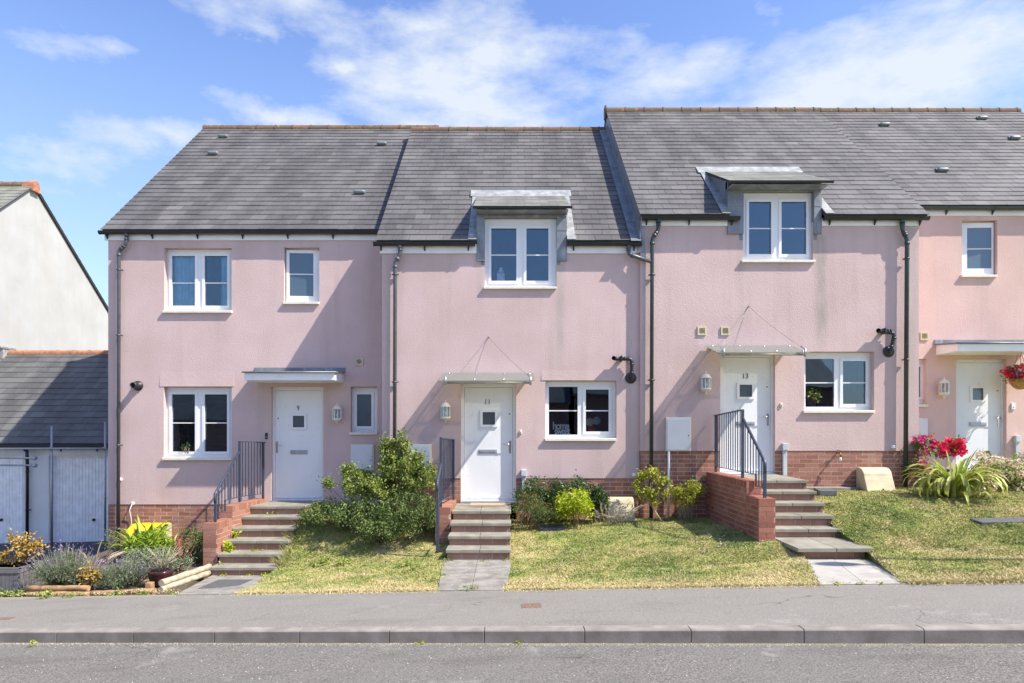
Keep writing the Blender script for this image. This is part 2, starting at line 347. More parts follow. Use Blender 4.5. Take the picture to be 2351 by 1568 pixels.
# ------------------------------------------------------------------ objects and mesh builder
def setp(o, label=None, cat=None, group=None, kind=None):
    if label: o['label'] = label
    if cat: o['category'] = cat
    if group: o['group'] = group
    if kind: o['kind'] = kind
    return o
def thing(name, label, cat, loc, group=None):
    o = bpy.data.objects.new(name, None); COL.objects.link(o)
    o.location = (loc[0], loc[1], loc[2] + ZO); o.empty_display_size = .2
    return setp(o, label, cat, group)
def rootloc(parent):
    if parent is None: return Vector((0, 0, 0))
    p = parent
    while p.parent: p = p.parent
    return Vector(p.location)
def link(name, me, mat, parent):
    o = bpy.data.objects.new(name, me); COL.objects.link(o)
    if parent: o.parent = parent
    for m in (mat if isinstance(mat, (list, tuple)) else [mat]): me.materials.append(m)
    return o
class MB:
    def __init__(s): s.v = []; s.f = []; s.m = []; s.sm = []
    def add(s, vs, fs, m=0, smooth=False):
        b = len(s.v); s.v += [tuple(v) for v in vs]
        for f in fs: s.f.append(tuple(b + i for i in f)); s.m.append(m); s.sm.append(smooth)
        return s
    def hexa(s, p, m=0):   # 4 bottom, 4 top
        return s.add(p, [(3, 2, 1, 0), (4, 5, 6, 7), (0, 1, 5, 4), (1, 2, 6, 5), (2, 3, 7, 6), (3, 0, 4, 7)], m)
    def box(s, x0, x1, y0, y1, z0, z1, m=0):
        return s.hexa([(x0, y0, z0), (x1, y0, z0), (x1, y1, z0), (x0, y1, z0), (x0, y0, z1), (x1, y0, z1), (x1, y1, z1), (x0, y1, z1)], m)
    def quad(s, a, b, c, d, m=0): return s.add([a, b, c, d], [(0, 1, 2, 3)], m)
    def prism(s, poly, z0, z1, m=0):   # footprint in x,y ; z may be lists
        n = len(poly)
        z0 = z0 if isinstance(z0, (list, tuple)) else [z0] * n
        z1 = z1 if isinstance(z1, (list, tuple)) else [z1] * n
        vs = [(x, y, a) for (x, y), a in zip(poly, z0)] + [(x, y, a) for (x, y), a in zip(poly, z1)]
        fs = [tuple(range(n - 1, -1, -1)), tuple(range(n, 2 * n))] + [(i, (i + 1) % n, n + (i + 1) % n, n + i) for i in range(n)]
        return s.add(vs, fs, m)
    def extr(s, prof, x0, x1, m=0, smooth=False):   # profile in (y,z), extruded along x
        n = len(prof)
        vs = [(x0, y, z) for y, z in prof] + [(x1, y, z) for y, z in prof]
        fs = [tuple(range(n)), tuple(range(2 * n - 1, n - 1, -1))] + [((i + 1) % n, i, n + i, n + (i + 1) % n) for i in range(n)]
        return s.add(vs, fs, m, False)
    def tube(s, pts, r, n=10, m=0, caps=True, smooth=True):
        pts = [Vector(p) for p in pts]
        rr = r if isinstance(r, (list, tuple)) else [r] * len(pts)
        vs = []; prev = None
        for i, p in enumerate(pts):
            if i == 0: d = pts[1] - p
            elif i == len(pts) - 1: d = p - pts[i - 1]
            else: d = (pts[i + 1] - p).normalized() + (p - pts[i - 1]).normalized()
            d.normalize()
            if prev is None:
                a = Vector((0, 0, 1)) if abs(d.z) < .9 else Vector((1, 0, 0))
                u = d.cross(a).normalized()
            else: u = (prev - d * prev.dot(d)).normalized()
            prev = u; w = d.cross(u)
            for k in range(n):
                a = 2 * PI * k / n
                vs.append(p + (u * math.cos(a) + w * math.sin(a)) * rr[i])
        fs = []
        for i in range(len(pts) - 1):
            for k in range(n): fs.append((i * n + k, i * n + (k + 1) % n, (i + 1) * n + (k + 1) % n, (i + 1) * n + k))
        s.add(vs, fs, m, smooth)
        if caps:
            b = len(s.v) - len(vs)
            s.f.append(tuple(b + k for k in range(n - 1, -1, -1))); s.m.append(m); s.sm.append(False)
            s.f.append(tuple(b + (len(pts) - 1) * n + k for k in range(n))); s.m.append(m); s.sm.append(False)
        return s
    def bar(s, p, q, w, h=None, m=0):
        h = h or w; p = Vector(p); q = Vector(q); d = (q - p).normalized()
        a = Vector((0, 0, 1)) if abs(d.z) < .95 else Vector((0, 1, 0))
        u = d.cross(a).normalized() * w / 2; v = u.cross(d).normalized() * h / 2
        return s.hexa([p - u - v, p + u - v, p + u + v, p - u + v, q - u - v, q + u - v, q + u + v, q - u + v], m)
    def lathe(s, c, prof, n=16, m=0, smooth=True, a0=0, a1=2 * PI, sy=1.0):   # prof (r,z) about vertical axis
        vs = []; full = abs(a1 - a0 - 2 * PI) < 1e-6
        cnt = n if full else n + 1
        for r, z in prof:
            for k in range(cnt):
                a = a0 + (a1 - a0) * k / n
                vs.append((c[0] + r * math.cos(a), c[1] + r * math.sin(a) * sy, c[2] + z))
        fs = []
        for i in range(len(prof) - 1):
            for k in range(n if full else n):
                k2 = (k + 1) % cnt if full else k + 1
                fs.append((i * cnt + k, i * cnt + k2, (i + 1) * cnt + k2, (i + 1) * cnt + k))
        return s.add(vs, fs, m, smooth)
    def latheY(s, c, prof, n=20, m=0):   # about the y axis: prof (r, y)
        vs = []
        for r, y in prof:
            for k in range(n):
                a = 2 * PI * k / n; vs.append((c[0] + r * math.cos(a), c[1] + y, c[2] + r * math.sin(a)))
        fs = [(i * n + k, (i + 1) * n + k, (i + 1) * n + (k + 1) % n, i * n + (k + 1) % n) for i in range(len(prof) - 1) for k in range(n)]
        return s.add(vs, fs, m, True)
    def holed(s, x0, x1, z0, z1, holes, yf, yb, m=0, outer=True, back=False):
        """a panel in the xz plane with rectangular holes, front at yf, sides reaching yb"""
        hs = [(max(a, x0), min(b, x1), max(c, z0), min(d, z1)) for a, b, c, d in holes]
        xs = sorted({x0, x1} | {h[0] for h in hs} | {h[1] for h in hs}); zs = sorted({z0, z1} | {h[2] for h in hs} | {h[3] for h in hs})
        def inh(x, z): return any(h[0] < x < h[1] and h[2] < z < h[3] for h in hs)
        for i in range(len(xs) - 1):
            for j in range(len(zs) - 1):
                if xs[i + 1] - xs[i] < 1e-5 or zs[j + 1] - zs[j] < 1e-5: continue
                if not inh((xs[i] + xs[i + 1]) / 2, (zs[j] + zs[j + 1]) / 2):
                    a, b, c, d = xs[i], xs[i + 1], zs[j], zs[j + 1]
                    s.quad((a, yf, c), (b, yf, c), (b, yf, d), (a, yf, d), m)
                    if back: s.quad((a, yb, d), (b, yb, d), (b, yb, c), (a, yb, c), m)
        def ring(a, b, c, d, inv, top=True, bot=True):
            q = [(a, c), (b, c), (b, d), (a, d)]
            for k in range(4):
                if (k == 2 and not top) or (k == 0 and not bot): continue
                p, r = q[k], q[(k + 1) % 4]
                pts = [(p[0], yf, p[1]), (r[0], yf, r[1]), (r[0], yb, r[1]), (p[0], yb, p[1])]
                if not inv: pts.reverse()
                s.quad(*pts, m)
        for h in hs: ring(h[0], h[1], h[2], h[3], True, h[3] < z1 - 1e-4, h[2] > z0 + 1e-4)
        if outer: ring(x0, x1, z0, z1, False)
        return s
    def build(s, name, mat, parent=None, bevel=0, label=None):
        o0 = rootloc(parent)
        me = bpy.data.meshes.new(name)
        me.from_pydata([(v[0] - o0.x, v[1] - o0.y, v[2] + ZO - o0.z) for v in s.v], [], s.f)
        me.polygons.foreach_set('material_index', s.m); me.polygons.foreach_set('use_smooth', s.sm)
        me.update()
        o = link(name, me, mat, parent)
        if bevel:
            bv = o.modifiers.new('Bevel', 'BEVEL'); bv.width = bevel; bv.segments = 2; bv.limit_method = 'ANGLE'; bv.angle_limit = math.radians(40)
        if label: o['label'] = label
        return o
def npmesh(name, V, Fc, mat, parent=None, smooth=False):
    o0 = rootloc(parent)
    V = np.asarray(V, dtype=np.float32) + np.array([-o0.x, -o0.y, ZO - o0.z], dtype=np.float32)
    Fc = np.asarray(Fc, dtype=np.int32); k = Fc.shape[1]
    me = bpy.data.meshes.new(name)
    me.vertices.add(len(V)); me.vertices.foreach_set('co', V.ravel())
    me.loops.add(Fc.size); me.loops.foreach_set('vertex_index', Fc.ravel())
    me.polygons.add(len(Fc)); me.polygons.foreach_set('loop_start', np.arange(0, Fc.size, k, dtype=np.int32))
    me.polygons.foreach_set('use_smooth', np.full(len(Fc), smooth))
    me.update(calc_edges=True)
    return link(name, me, mat, parent)

def bricks(mb, o, u, w, h, nrm, m=0, row=.075, bl=.225, proud=.0025, z_up=(0, 0, 1), seed=0, soldier=False):
    """bricks on a face: o lower-left corner, u unit vector along, w x h metres, nrm outward"""
    o = Vector(o); u = Vector(u).normalized(); nrm = Vector(nrm).normalized(); up = Vector(z_up)
    nrow = int(math.ceil(h / row - 1e-6))
    for r in range(nrow):
        z1 = h - r * row; z0 = max(z1 - row + .012, 0)
        if z1 - z0 < .012: continue
        sl = soldier and r == 0
        L_ = .112 if sl and False else bl
        off = 0 if r % 2 == 0 else -bl / 2
        x = off
        while x < w - .01:
            a = max(x, 0); b_ = min(x + bl - .012, w)
            if b_ - a > .015:
                pr = proud + random.uniform(-.001, .001)
                p = [o + u * a + up * z0, o + u * b_ + up * z0, o + u * b_ + up * z1, o + u * a + up * z1]
                q = [k + nrm * pr for k in p]
                c = len(mb.v); mb.v += [tuple(k) for k in p + q]
                for f in ((4, 5, 6, 7), (0, 1, 5, 4), (1, 2, 6, 5), (2, 3, 7, 6), (3, 0, 4, 7)):
                    mb.f.append(tuple(c + i for i in f)); mb.m.append(m); mb.sm.append(False)
            x += bl
    return mb

# ------------------------------------------------------------------ roofs
TP = .8807; CP = 1 / math.sqrt(1 + TP * TP); SP = TP * CP
def slates(mb, x0, x1, Ye, ze, Yr, t=TP, gauge=.215, wid=.30, cuts=(), m=0, j=1.0, tk=1.0):
    c = 1 / math.sqrt(1 + t * t); s_ = t * c
    Ls = (Yr - Ye) / c; n = int(round(Ls / gauge)); g = Ls / n
    def pt(x, s, h): h *= tk; return (x, Ye + s * c - h * s_, ze + s * s_ + h * c)
    for i in range(n):
        s0 = i * g - .01; s1 = min((i + 1) * g + .03, Ls)
        x = x0 - (wid / 2 if i % 2 else 0)
        while x < x1 - .001:
            a, b = max(x, x0), min(x + wid - .005, x1)
            x += wid
            segs = [(a, b)]
            Ym = Ye + (s0 + g * .5) * c
            for (ca, cb, cy) in cuts:
                if Ym < cy:
                    ns = []
                    for (p, q) in segs:
                        if q <= ca or p >= cb: ns.append((p, q))
                        else:
                            if p < ca: ns.append((p, ca))
                            if q > cb: ns.append((cb, q))
                    segs = ns
            for (p, q) in segs:
                if q - p < .02: continue
                ds = random.uniform(-.004, .004) * j; dh = random.uniform(0, .004) * j; tw = random.uniform(-.002, .002) * j
                lo = s0 + ds
                mb.hexa([pt(p, lo + tw, .010 + dh), pt(q, lo - tw, .010 + dh), pt(q, s1, .001), pt(p, s1, .001),
                         pt(p, lo + tw, .021 + dh), pt(q, lo - tw, .021 + dh), pt(q, s1, .009), pt(p, s1, .009)], m)
def deck(mb, x0, x1, Ye, ze, Yr, t=TP, cuts=(), th=.05, m=0):
    zr = ze + t * (Yr - Ye)
    def slab(a, b, ya, yb):
        za, zb = ze + t * (ya - Ye), ze + t * (yb - Ye)
        mb.hexa([(a, ya, za - th), (b, ya, za - th), (b, yb, zb - th), (a, yb, zb - th), (a, ya, za), (b, ya, za), (b, yb, zb), (a, yb, zb)], m)
    if cuts:
        ca, cb, cy = cuts[0]
        slab(x0, ca, Ye, cy); slab(cb, x1, Ye, cy); slab(x0, x1, cy + .001, Yr)
    else: slab(x0, x1, Ye, Yr)
def ridge(mb, x0, x1, Y, z, m=0, step=.45, r=.105):
    x = x0
    while x < x1 - .05:
        e = min(x + step, x1)
        for (a, b, k) in ((x + .004, e - .004, 1.0), (x + .002, x + .035, 1.10)):
            prof = [(Y + r * k * math.cos(t), z - .07 + r * k * 1.05 * math.sin(t)) for t in np.linspace(-.15, PI + .15, 8)]
            mb.extr(prof, a, b, m)
        x = e
def gutter(mb, x0, x1, Y, z, r=.056, m=0, brk=True):
    o = [(Y + r * math.cos(a), z + r * math.sin(a)) for a in np.linspace(PI, 2 * PI, 9)]
    i = [(Y + (r - .006) * math.cos(a), z + (r - .006) * math.sin(a)) for a in np.linspace(2 * PI, PI, 9)]
    mb.extr(o + [(Y + r, z + .008), (Y + r - .006, z + .008)] + i + [(Y - r + .006, z + .008), (Y - r, z + .008)], x0, x1, m)
    for e in (x0 - .004, x1 - .006): mb.extr([(Y + (r + .003) * math.cos(a), z + (r + .003) * math.sin(a)) for a in np.linspace(PI, 2 * PI, 9)], e, e + .012, m)
    if not brk: return
    n = max(1, int((x1 - x0) / .85))
    for k in range(n + 1):
        x = x0 + .12 + (x1 - x0 - .24) * k / n
        mb.extr([(Y + (r + .008) * math.cos(a), z + .004 + (r + .008) * math.sin(a)) for a in np.linspace(PI - .05, 2 * PI, 9)] + [(Y + r + .02, z + .01), (Y + r + .025, z - .13), (Y + r + .008, z - .13)], x - .012, x + .012, m)

def downpipe(parent, pts, r=.034, clips=(), mat=None, wallY=None, outlet=True):
    mb = MB()
    sm = [Vector(p) for p in pts]
    out = [sm[0]]
    for i in range(1, len(sm) - 1):   # round the elbows
        a, b, c = sm[i - 1], sm[i], sm[i + 1]
        la = min(.05, (b - a).length * .4); lb = min(.05, (c - b).length * .4)
        p, q = b + (a - b).normalized() * la, b + (c - b).normalized() * lb
        out += [p, p * .25 + b * .5 + q * .25, q]
    out.append(sm[-1])
    mb.tube(out, r, 14)
    for i in range(1, len(sm) - 1):
        for e in (sm[i - 1], sm[i + 1]):
            d = (e - sm[i]).normalized(); s0 = sm[i] + d * .055
            if (e - sm[i]).length > .1: mb.tube([s0, s0 + d * .045], r + .006, 14)
    if outlet: mb.tube([sm[0] + Vector((0, 0, .03)), sm[0] - Vector((0, 0, .035))], r + .008, 14)
    for zc in clips:
        for i in range(len(sm) - 1):
            a, b = sm[i], sm[i + 1]
            if min(a.z, b.z) < zc < max(a.z, b.z) and abs(a.z - b.z) > .5:
                k = (a.z - zc) / (a.z - b.z); p = a.lerp(b, k)
                mb.tube([p + Vector((0, 0, .014)), p - Vector((0, 0, .014))], r + .007, 14)
                mb.box(p.x - .06, p.x + .06, p.y + .02, p.y + .05, p.z - .010, p.z + .010)
    return mb.build('downpipe', mat or M_pipe, parent)

# ------------------------------------------------------------------ windows and doors
def window(house, Yw, op, lights, sill, bars=(), frost=False, open_hinge=None, wall_d=.125, casements=None):
    """op = opening in photo units at the wall plane; lights = glass rectangles; all measured at their own depth"""
    yf = Yw + wall_d; yg = yf + .022
    X0, X1 = XX(op[0], Yw), XX(op[2], Yw); Z1, Z0 = ZZ(op[1], Yw), ZZ(op[3], Yw)
    g = [(XX(a, yg), XX(c, yg), ZZ(d, yg), ZZ(b, yg)) for a, b, c, d in lights]
    mb = MB()
    root_frame = None
    if open_hinge is None:
        mb.holed(X0, X1, Z0, Z1, g, yf, yf + .06, back=True)
        for i, (a, b, c, d) in enumerate(g):
            if casements is not None and i not in casements: continue
            w = .045
            mb.holed(a - w, b + w, c - w, d + w, [(a + .004, b - .004, c + .004, d - .004)], yf - .016, yf + .001)
        # thin weather strip under the frame head
        mb.box(X0 + .002, X1 - .002, yf - .012, yf, Z1 - .028, Z1 - .004)
        fr = mb.build('window', M_upvc, house, bevel=.004)
    else:
        e = .045
        mb.holed(X0, X1, Z0, Z1, [(X0 + e, X1 - e, Z0 + e, Z1 - e)], yf, yf + .06, back=True)
        fr = mb.build('window', M_upvc, house, bevel=.004)
        cm = MB(); a, b, c, d = g[0]; w = .06
        cm.holed(X0 + .022, X1 - .022, Z0 + .022, Z1 - .030, [(a, b, c, d)], yf - .02, yf + .03, back=True)
        hx = (X1 - .022) if open_hinge[0] == 'R' else (X0 + .022)
        cs = cm.build('casement', M_upvc, fr, bevel=.004)
        gm = MB().box(a - .01, b + .01, yf - .002, yf + .006, c - .01, d + .01)
        bm_ = MB()
        for by in bars: z = ZZ(by, yg); bm_.box(a, b, yf - .012, yf - .003, z - .009, z + .009)
        gl = gm.build('pane', M_frost if frost else M_glass, fr)
        objs = [cs, gl]
        if bars: objs.append(bm_.build('glazing_bar', M_upvc, fr))
        ang = open_hinge[1]; rl = rootloc(house)
        T = Matrix.Translation((hx - rl.x, yf - rl.y, 0)); Rm = Matrix.Rotation(ang, 4, 'Z')
        for o in objs: o.data.transform(T @ Rm @ T.inverted())
    if open_hinge is None:
        gm = MB()
        for a, b, c, d in g: gm.box(a - .01, b + .01, yg, yg + .008, c - .01, d + .01)
        gm.build('pane', M_frost if frost else M_glass, fr)
        if bars:
            bm_ = MB()
            for by in bars:
                for (a, b, c, d) in g:
                    z = ZZ(by, yg)
                    bm_.box(a - .002, b + .002, yg - .012, yg - .001, z - .010, z + .010)
            bm_.build('glazing_bar', M_upvc, fr)
    if sill:
        s = MB(); sx0, sx1 = XX(sill[0], Yw - .04), XX(sill[2], Yw - .04); z1, z0 = ZZ(sill[1], Yw - .04), ZZ(sill[3], Yw - .04)
        s.hexa([(sx0, Yw - .05, z0), (sx1, Yw - .05, z0), (sx1, Yw + .02, z0), (sx0, Yw + .02, z0), (sx0, Yw - .05, z1 - .006), (sx1, Yw - .05, z1 - .006), (sx1, Yw + .02, z1), (sx0, Yw + .02, z1)])
        s.box(X0 + .001, X1 - .001, Yw + .02, yf + .03, z0, Z0 + .004)
        s.build('sill', M_cream, fr, bevel=.004)
    return fr, (X0, X1, Z0, Z1)

def text_mesh(txt, size, loc, parent, name, mat, depth=.006, squash=1.0, spacing=1.0, bold=0.0, font_shear=0):
    cu = bpy.data.curves.new('txt', 'FONT'); cu.body = txt; cu.size = size; cu.extrude = depth; cu.align_x = 'CENTER'
    cu.space_character = spacing; cu.offset = bold; cu.space_line = .62
    o = bpy.data.objects.new('txt', cu); COL.objects.link(o)
    bpy.context.view_layer.update()
    me = bpy.data.meshes.new_from_object(o.evaluated_get(bpy.context.evaluated_depsgraph_get()))
    bpy.data.objects.remove(o)
    me.transform(Matrix.Rotation(PI / 2, 4, 'X') @ Matrix.Diagonal((squash, 1, 1, 1)))
    rl = rootloc(parent)
    me.transform(Matrix.Translation((loc[0] - rl.x, loc[1] - rl.y, loc[2] + (ZO if True else 0) - rl.z)))
    me.materials.clear()
    return link(name, me, mat, parent)

def door(house, Yw, fr, leafx, pane, num, numpos, lb, hx, hy, dirn, spy, wall_d=.08):
    """fr = frame rect px; dirn = lever direction"""
    yf = Yw + wall_d
    X0, X1 = XX(fr[0], Yw), XX(fr[2], Yw); Z1, Z0 = ZZ(fr[1], Yw), ZZ(fr[3], Yw)
    l0, l1 = XX(leafx[0], yf), XX(leafx[1], yf)
    f = MB().holed(X0, X1, Z0, Z1, [(l0, l1, Z0 + .03, Z1 - .065)], yf, yf + .09)
    px0, px1, pz1, pz0 = XX(pane[0], yf), XX(pane[2], yf), ZZ(pane[1], yf), ZZ(pane[3], yf)
    d = MB().holed(l0 + .004, l1 - .004, Z0 + .034, Z1 - .069, [(px0, px1, pz0, pz1)], yf + .03, yf + .07, back=True)
    dr = d.build('door', M_door, house)
    f.build('door_frame', M_door, dr, bevel=.004)
    w = .045
    MB().holed(px0 - .035, px1 + .035, pz0 - .035, pz1 + .035, [(px0 + .008, px1 - .008, pz0 + .008, pz1 - .008)], yf + .008, yf + .031).build('pane_surround', M_upvc, dr, bevel=.005)
    MB().box(px0 - .01, px1 + .01, yf + .04, yf + .05, pz0 - .01, pz1 + .01).build('pane', M_doorglass, dr)
    a, b, c, e = XX(lb[0], yf), XX(lb[2], yf), ZZ(lb[3], yf), ZZ(lb[1], yf)
    m = MB().box(a, b, yf + .016, yf + .031, c, e); m.box(a + .02, b - .02, yf + .010, yf + .017, c + .018, e - .016)
    m.build('letterbox', M_galv, dr, bevel=.003)
    X, Z = XX(hx, yf), ZZ(hy, yf)
    h = MB().box(X - .016, X + .016, yf + .018, yf + .031, Z - .16, Z + .06)
    h.tube([(X, yf + .02, Z), (X, yf - .025, Z), (X + dirn * .11, yf - .03, Z)], .009, 8)
    h.build('door_handle', M_chrome, dr)
    s = MB().latheY((XX(spy[0], yf), yf + .031, ZZ(spy[1], yf)), [(.0, -.006), (.012, -.006), (.013, 0)], 12); s.build('lock', M_black2, dr)
    MB().box(l0, l1, yf + .01, yf + .031, Z0 + .036, Z0 + .075).build('weather_bar', M_upvc, dr, bevel=.004)
    MB().box(X0 - .01, X1 + .01, Yw - .03, yf + .08, Z0 - .03, Z0 + .001).build('threshold', M_galv, dr)
    if num:
        text_mesh(num, .125, (XX(numpos[0], yf), yf + .026, ZZ(numpos[1], yf)), dr, 'house_number', M_num, .004, .8, 1.25, .0015)
    return dr

def lantern(px, ytop, Yw, label, proto=[None]):
    z = ZZ(ytop, Yw - .1); X = XX(px, Yw - .1)
    grp = 'cream lanterns beside the front doors'
    if proto[0] is None:
        t = thing('wall_lantern', label, 'wall lamp', (X, Yw, z - .42), grp); proto[0] = t
        c = (X, Yw - .10, z)
        m = MB()
        m.lathe(c, [(.0, 0), (.010, -.008), (.014, -.022), (.008, -.034), (.03, -.045), (.055, -.062), (.078, -.095), (.098, -.118), (.10, -.128), (.082, -.131)], 10)
        m.build('lamp_cap', M_lamp, t)
        m = MB()
        m.lathe(c, [(.082, -.30), (.092, -.305), (.092, -.325), (.07, -.345), (.035, -.365), (.02, -.372), (.012, -.385), (.017, -.398), (.0, -.415)], 10)
        m.build('lamp_base', M_lamp, t)
        m = MB()
        for k in range(8):
            a = 2 * PI * k / 8 + PI / 8
            p = (c[0] + .082 * math.cos(a), c[1] + .082 * math.sin(a))
            m.bar((p[0], p[1], z - .128), (p[0], p[1], z - .31), .014)
        m.box(X - .045, X + .045, Yw - .03, Yw, z - .36, z - .07)
        m.box(X - .02, X + .02, Yw - .06, Yw - .03, z - .34, z - .29)
        m.build('lamp_frame', M_lamp, t)
        m = MB(); m.lathe(c, [(.074, -.13), (.074, -.305)], 8, smooth=False); m.build('lamp_glass', M_lampglass, t)
        m = MB(); m.lathe(c, [(0, -.2), (.02, -.21), (.026, -.235), (.014, -.262), (.014, -.30), (0, -.30)], 10); m.build('bulb', M_upvc, t)
        return t
    s = proto[0]; t = s.copy(); COL.objects.link(t); t.location = (X, Yw, z - .42 + ZO); t['label'] = label
    for ch in list(s.children): c = ch.copy(); COL.objects.link(c); c.parent = t
    return t

def airvent(house, px, py, Yw, half=.075):
    X, Z = XX(px, Yw), ZZ(py, Yw)
    m = MB().holed(X - half, X + half, Z - half, Z + half, [(X - half + .022, X + half - .022, Z - half + .022, Z + half - .022)], Yw - .02, Yw + .001)
    m.box(X - half + .02, X + half - .02, Yw - .010, Yw - .001, Z - half + .02, Z + half - .02)
    v = m.build('air_vent', M_beige, house, bevel=.003)
    g = MB(); g.latheY((X, Yw - .010, Z), [(0, -.002), (.042, -.002), (.046, 0)], 16)
    for k in range(-3, 4): 
        w = math.sqrt(.042 ** 2 - (k * .012) ** 2); g.box(X - w, X + w, Yw - .016, Yw - .012, Z + k * .012 - .0025, Z + k * .012 + .0025)
    g.build('vent_grille', M_grille, v)
def lintel(house, x0, x1, y0, y1, Yw, mat):
    MB().extr([(Yw + .002, ZZ(y1, Yw)), (Yw - .008, ZZ(y1, Yw)), (Yw - .0005, ZZ(y0, Yw)), (Yw + .002, ZZ(y0, Yw))], XX(x0, Yw), XX(x1, Yw)).build('lintel_band', mat, house)

def meterbox(px0, py0, px1, py1, Yw, label, flip=False):
    X0, X1, Z1, Z0 = XX(px0, Yw - .06), XX(px1, Yw - .06), ZZ(py0, Yw - .06), ZZ(py1, Yw - .06)
    t = thing('meter_box', label, 'meter box', ((X0 + X1) / 2, Yw, Z0), 'white meter boxes on the front walls')
    MB().box(X0, X1, Yw - .06, Yw, Z0, Z1).build('box', M_cream, t, bevel=.008)
    MB().box(X0 + .02, X1 - .02, Yw - .072, Yw - .0605, Z0 + .02, Z1 - .03).build('hatch', M_white_pl, t, bevel=.006)
    MB().latheY((X1 - .05, Yw - .072, (Z0 + Z1) / 2 - .02), [(0, -.005), (.010, -.005), (.011, 0)], 10).build('latch', M_black2, t)
    return t

# ------------------------------------------------------------------ shells of the houses
def shell(house, Xl, Xr, Yw, ztop, zbot, holes, mat, Ye, ze, Yr, wallbot):
    zr = ze + TP * (Yr - Ye); Yb = 2 * Yr - Yw
    m = MB()
    m.holed(Xl, Xr, wallbot, ztop, [(a, b, (c - 1 if c < wallbot + .002 else c), d) for a, b, c, d in holes], Yw, Yw + .16, outer=False)
    dg = [(a, b) for a, b, c, d in holes if c < wallbot + .002]
    xs_ = [Xl] + [q for p in dg for q in p] + [Xr]
    for k in range(0, len(xs_), 2): m.quad((xs_[k], Yw, wallbot), (xs_[k + 1], Yw, wallbot), (xs_[k + 1], Yw + .05, wallbot), (xs_[k], Yw + .05, wallbot))
    zw = ze + TP * (Yw - Ye) - .055
    for X, inv in ((Xl, True), (Xr, False)):
        pts = [(X, Yw, zbot), (X, Yb, zbot), (X, Yb, zw), (X, Yr, zr - .055), (X, Yw, zw)]
        if inv: pts.reverse()
        m.add(pts, [(0, 1, 2, 3, 4)])
    m.quad((Xr, Yb, zbot), (Xl, Yb, zbot), (Xl, Yb, zw), (Xr, Yb, zw))
    w = m.build('wall', mat, house)
    # room partition behind the front rooms, with the floor between the storeys
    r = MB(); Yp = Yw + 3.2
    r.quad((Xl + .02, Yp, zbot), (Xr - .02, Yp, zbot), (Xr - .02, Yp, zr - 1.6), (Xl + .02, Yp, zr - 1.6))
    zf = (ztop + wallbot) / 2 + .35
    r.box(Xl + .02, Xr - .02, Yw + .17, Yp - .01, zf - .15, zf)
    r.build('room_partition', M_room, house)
    return w
def plinth(house, Xl, Xr, Yw, top, bot, gaps=()):
    m = MB(); segs = [(Xl, Xr)]
    for a, b in gaps: segs = [s for (p, q) in segs for s in (((p, q),) if b <= p or a >= q else ((p, a), (b, q)))]
    for (a, b) in segs:
        if b - a < .02: continue
        m.box(a, b, Yw + .012, Yw + .10, bot, top - .001, 1)
        bricks(m, (a, Yw + .012, bot), (1, 0, 0), b - a, top - .002 - bot, (0, -1, 0), 0)
    return m.build('brick_plinth', [M_brick, M_mortar], house)
def roof(house, x0, x1, Ye, ze, Yr, cuts=(), rx=None, mat=None, extra_ridge=True, rmat=None):
    zr = ze + TP * (Yr - Ye)
    d = MB(); deck(d, x0 + .015, x1 - .015, Ye + .02, ze + TP * .02, Yr, cuts=cuts)
    # back slope
    zb = ze; Yb = 2 * Yr - Ye
    d.hexa([(x0, Yr, zr - .05), (x1, Yr, zr - .05), (x1, Yb, zb - .05), (x0, Yb, zb - .05), (x0, Yr, zr + .015), (x1, Yr, zr + .015), (x1, Yb, zb + .015), (x0, Yb, zb + .015)])
    r = d.build('roof', M_deck, house)
    s = MB(); slates(s, x0, x1, Ye, ze, Yr, cuts=cuts); s.build('slates', mat or M_slate, r)
    rg = MB(); a, b = rx or (x0, x1); ridge(rg, a, b, Yr, zr + .03); rg.build('ridge_tiles', rmat or M_ridge, r)
    return r
def roofvent(roofobj, px, py, Ye, ze):
    k = (980 - py) / F; Y = (TP * Ye - ze) / (TP - k); z = k * Y; X = XX(px, Y)
    m = MB(); r = .045
    u = Vector((0, CP, SP)); n = Vector((0, -SP, CP)); c = Vector((X, Y, z)) + n * .06
    pts = [c + Vector((dx, 0, 0)) for dx in (-.12, -.105, -.075, .075, .105, .12)]
    m.tube(pts, [.018, .038, r, r, .038, .018], 12)
    m.hexa([tuple(Vector((X + sx * .10, Y, z)) + u * a + n * h) for h in (.02, .05) for sx, a in ((-1, -.03), (1, -.03), (1, .12), (-1, .12))])
    m.build('roof_vent', M_ventg, roofobj)
M_ventg = simple('grey_roof_vent', (.16, .185, .195), .45)

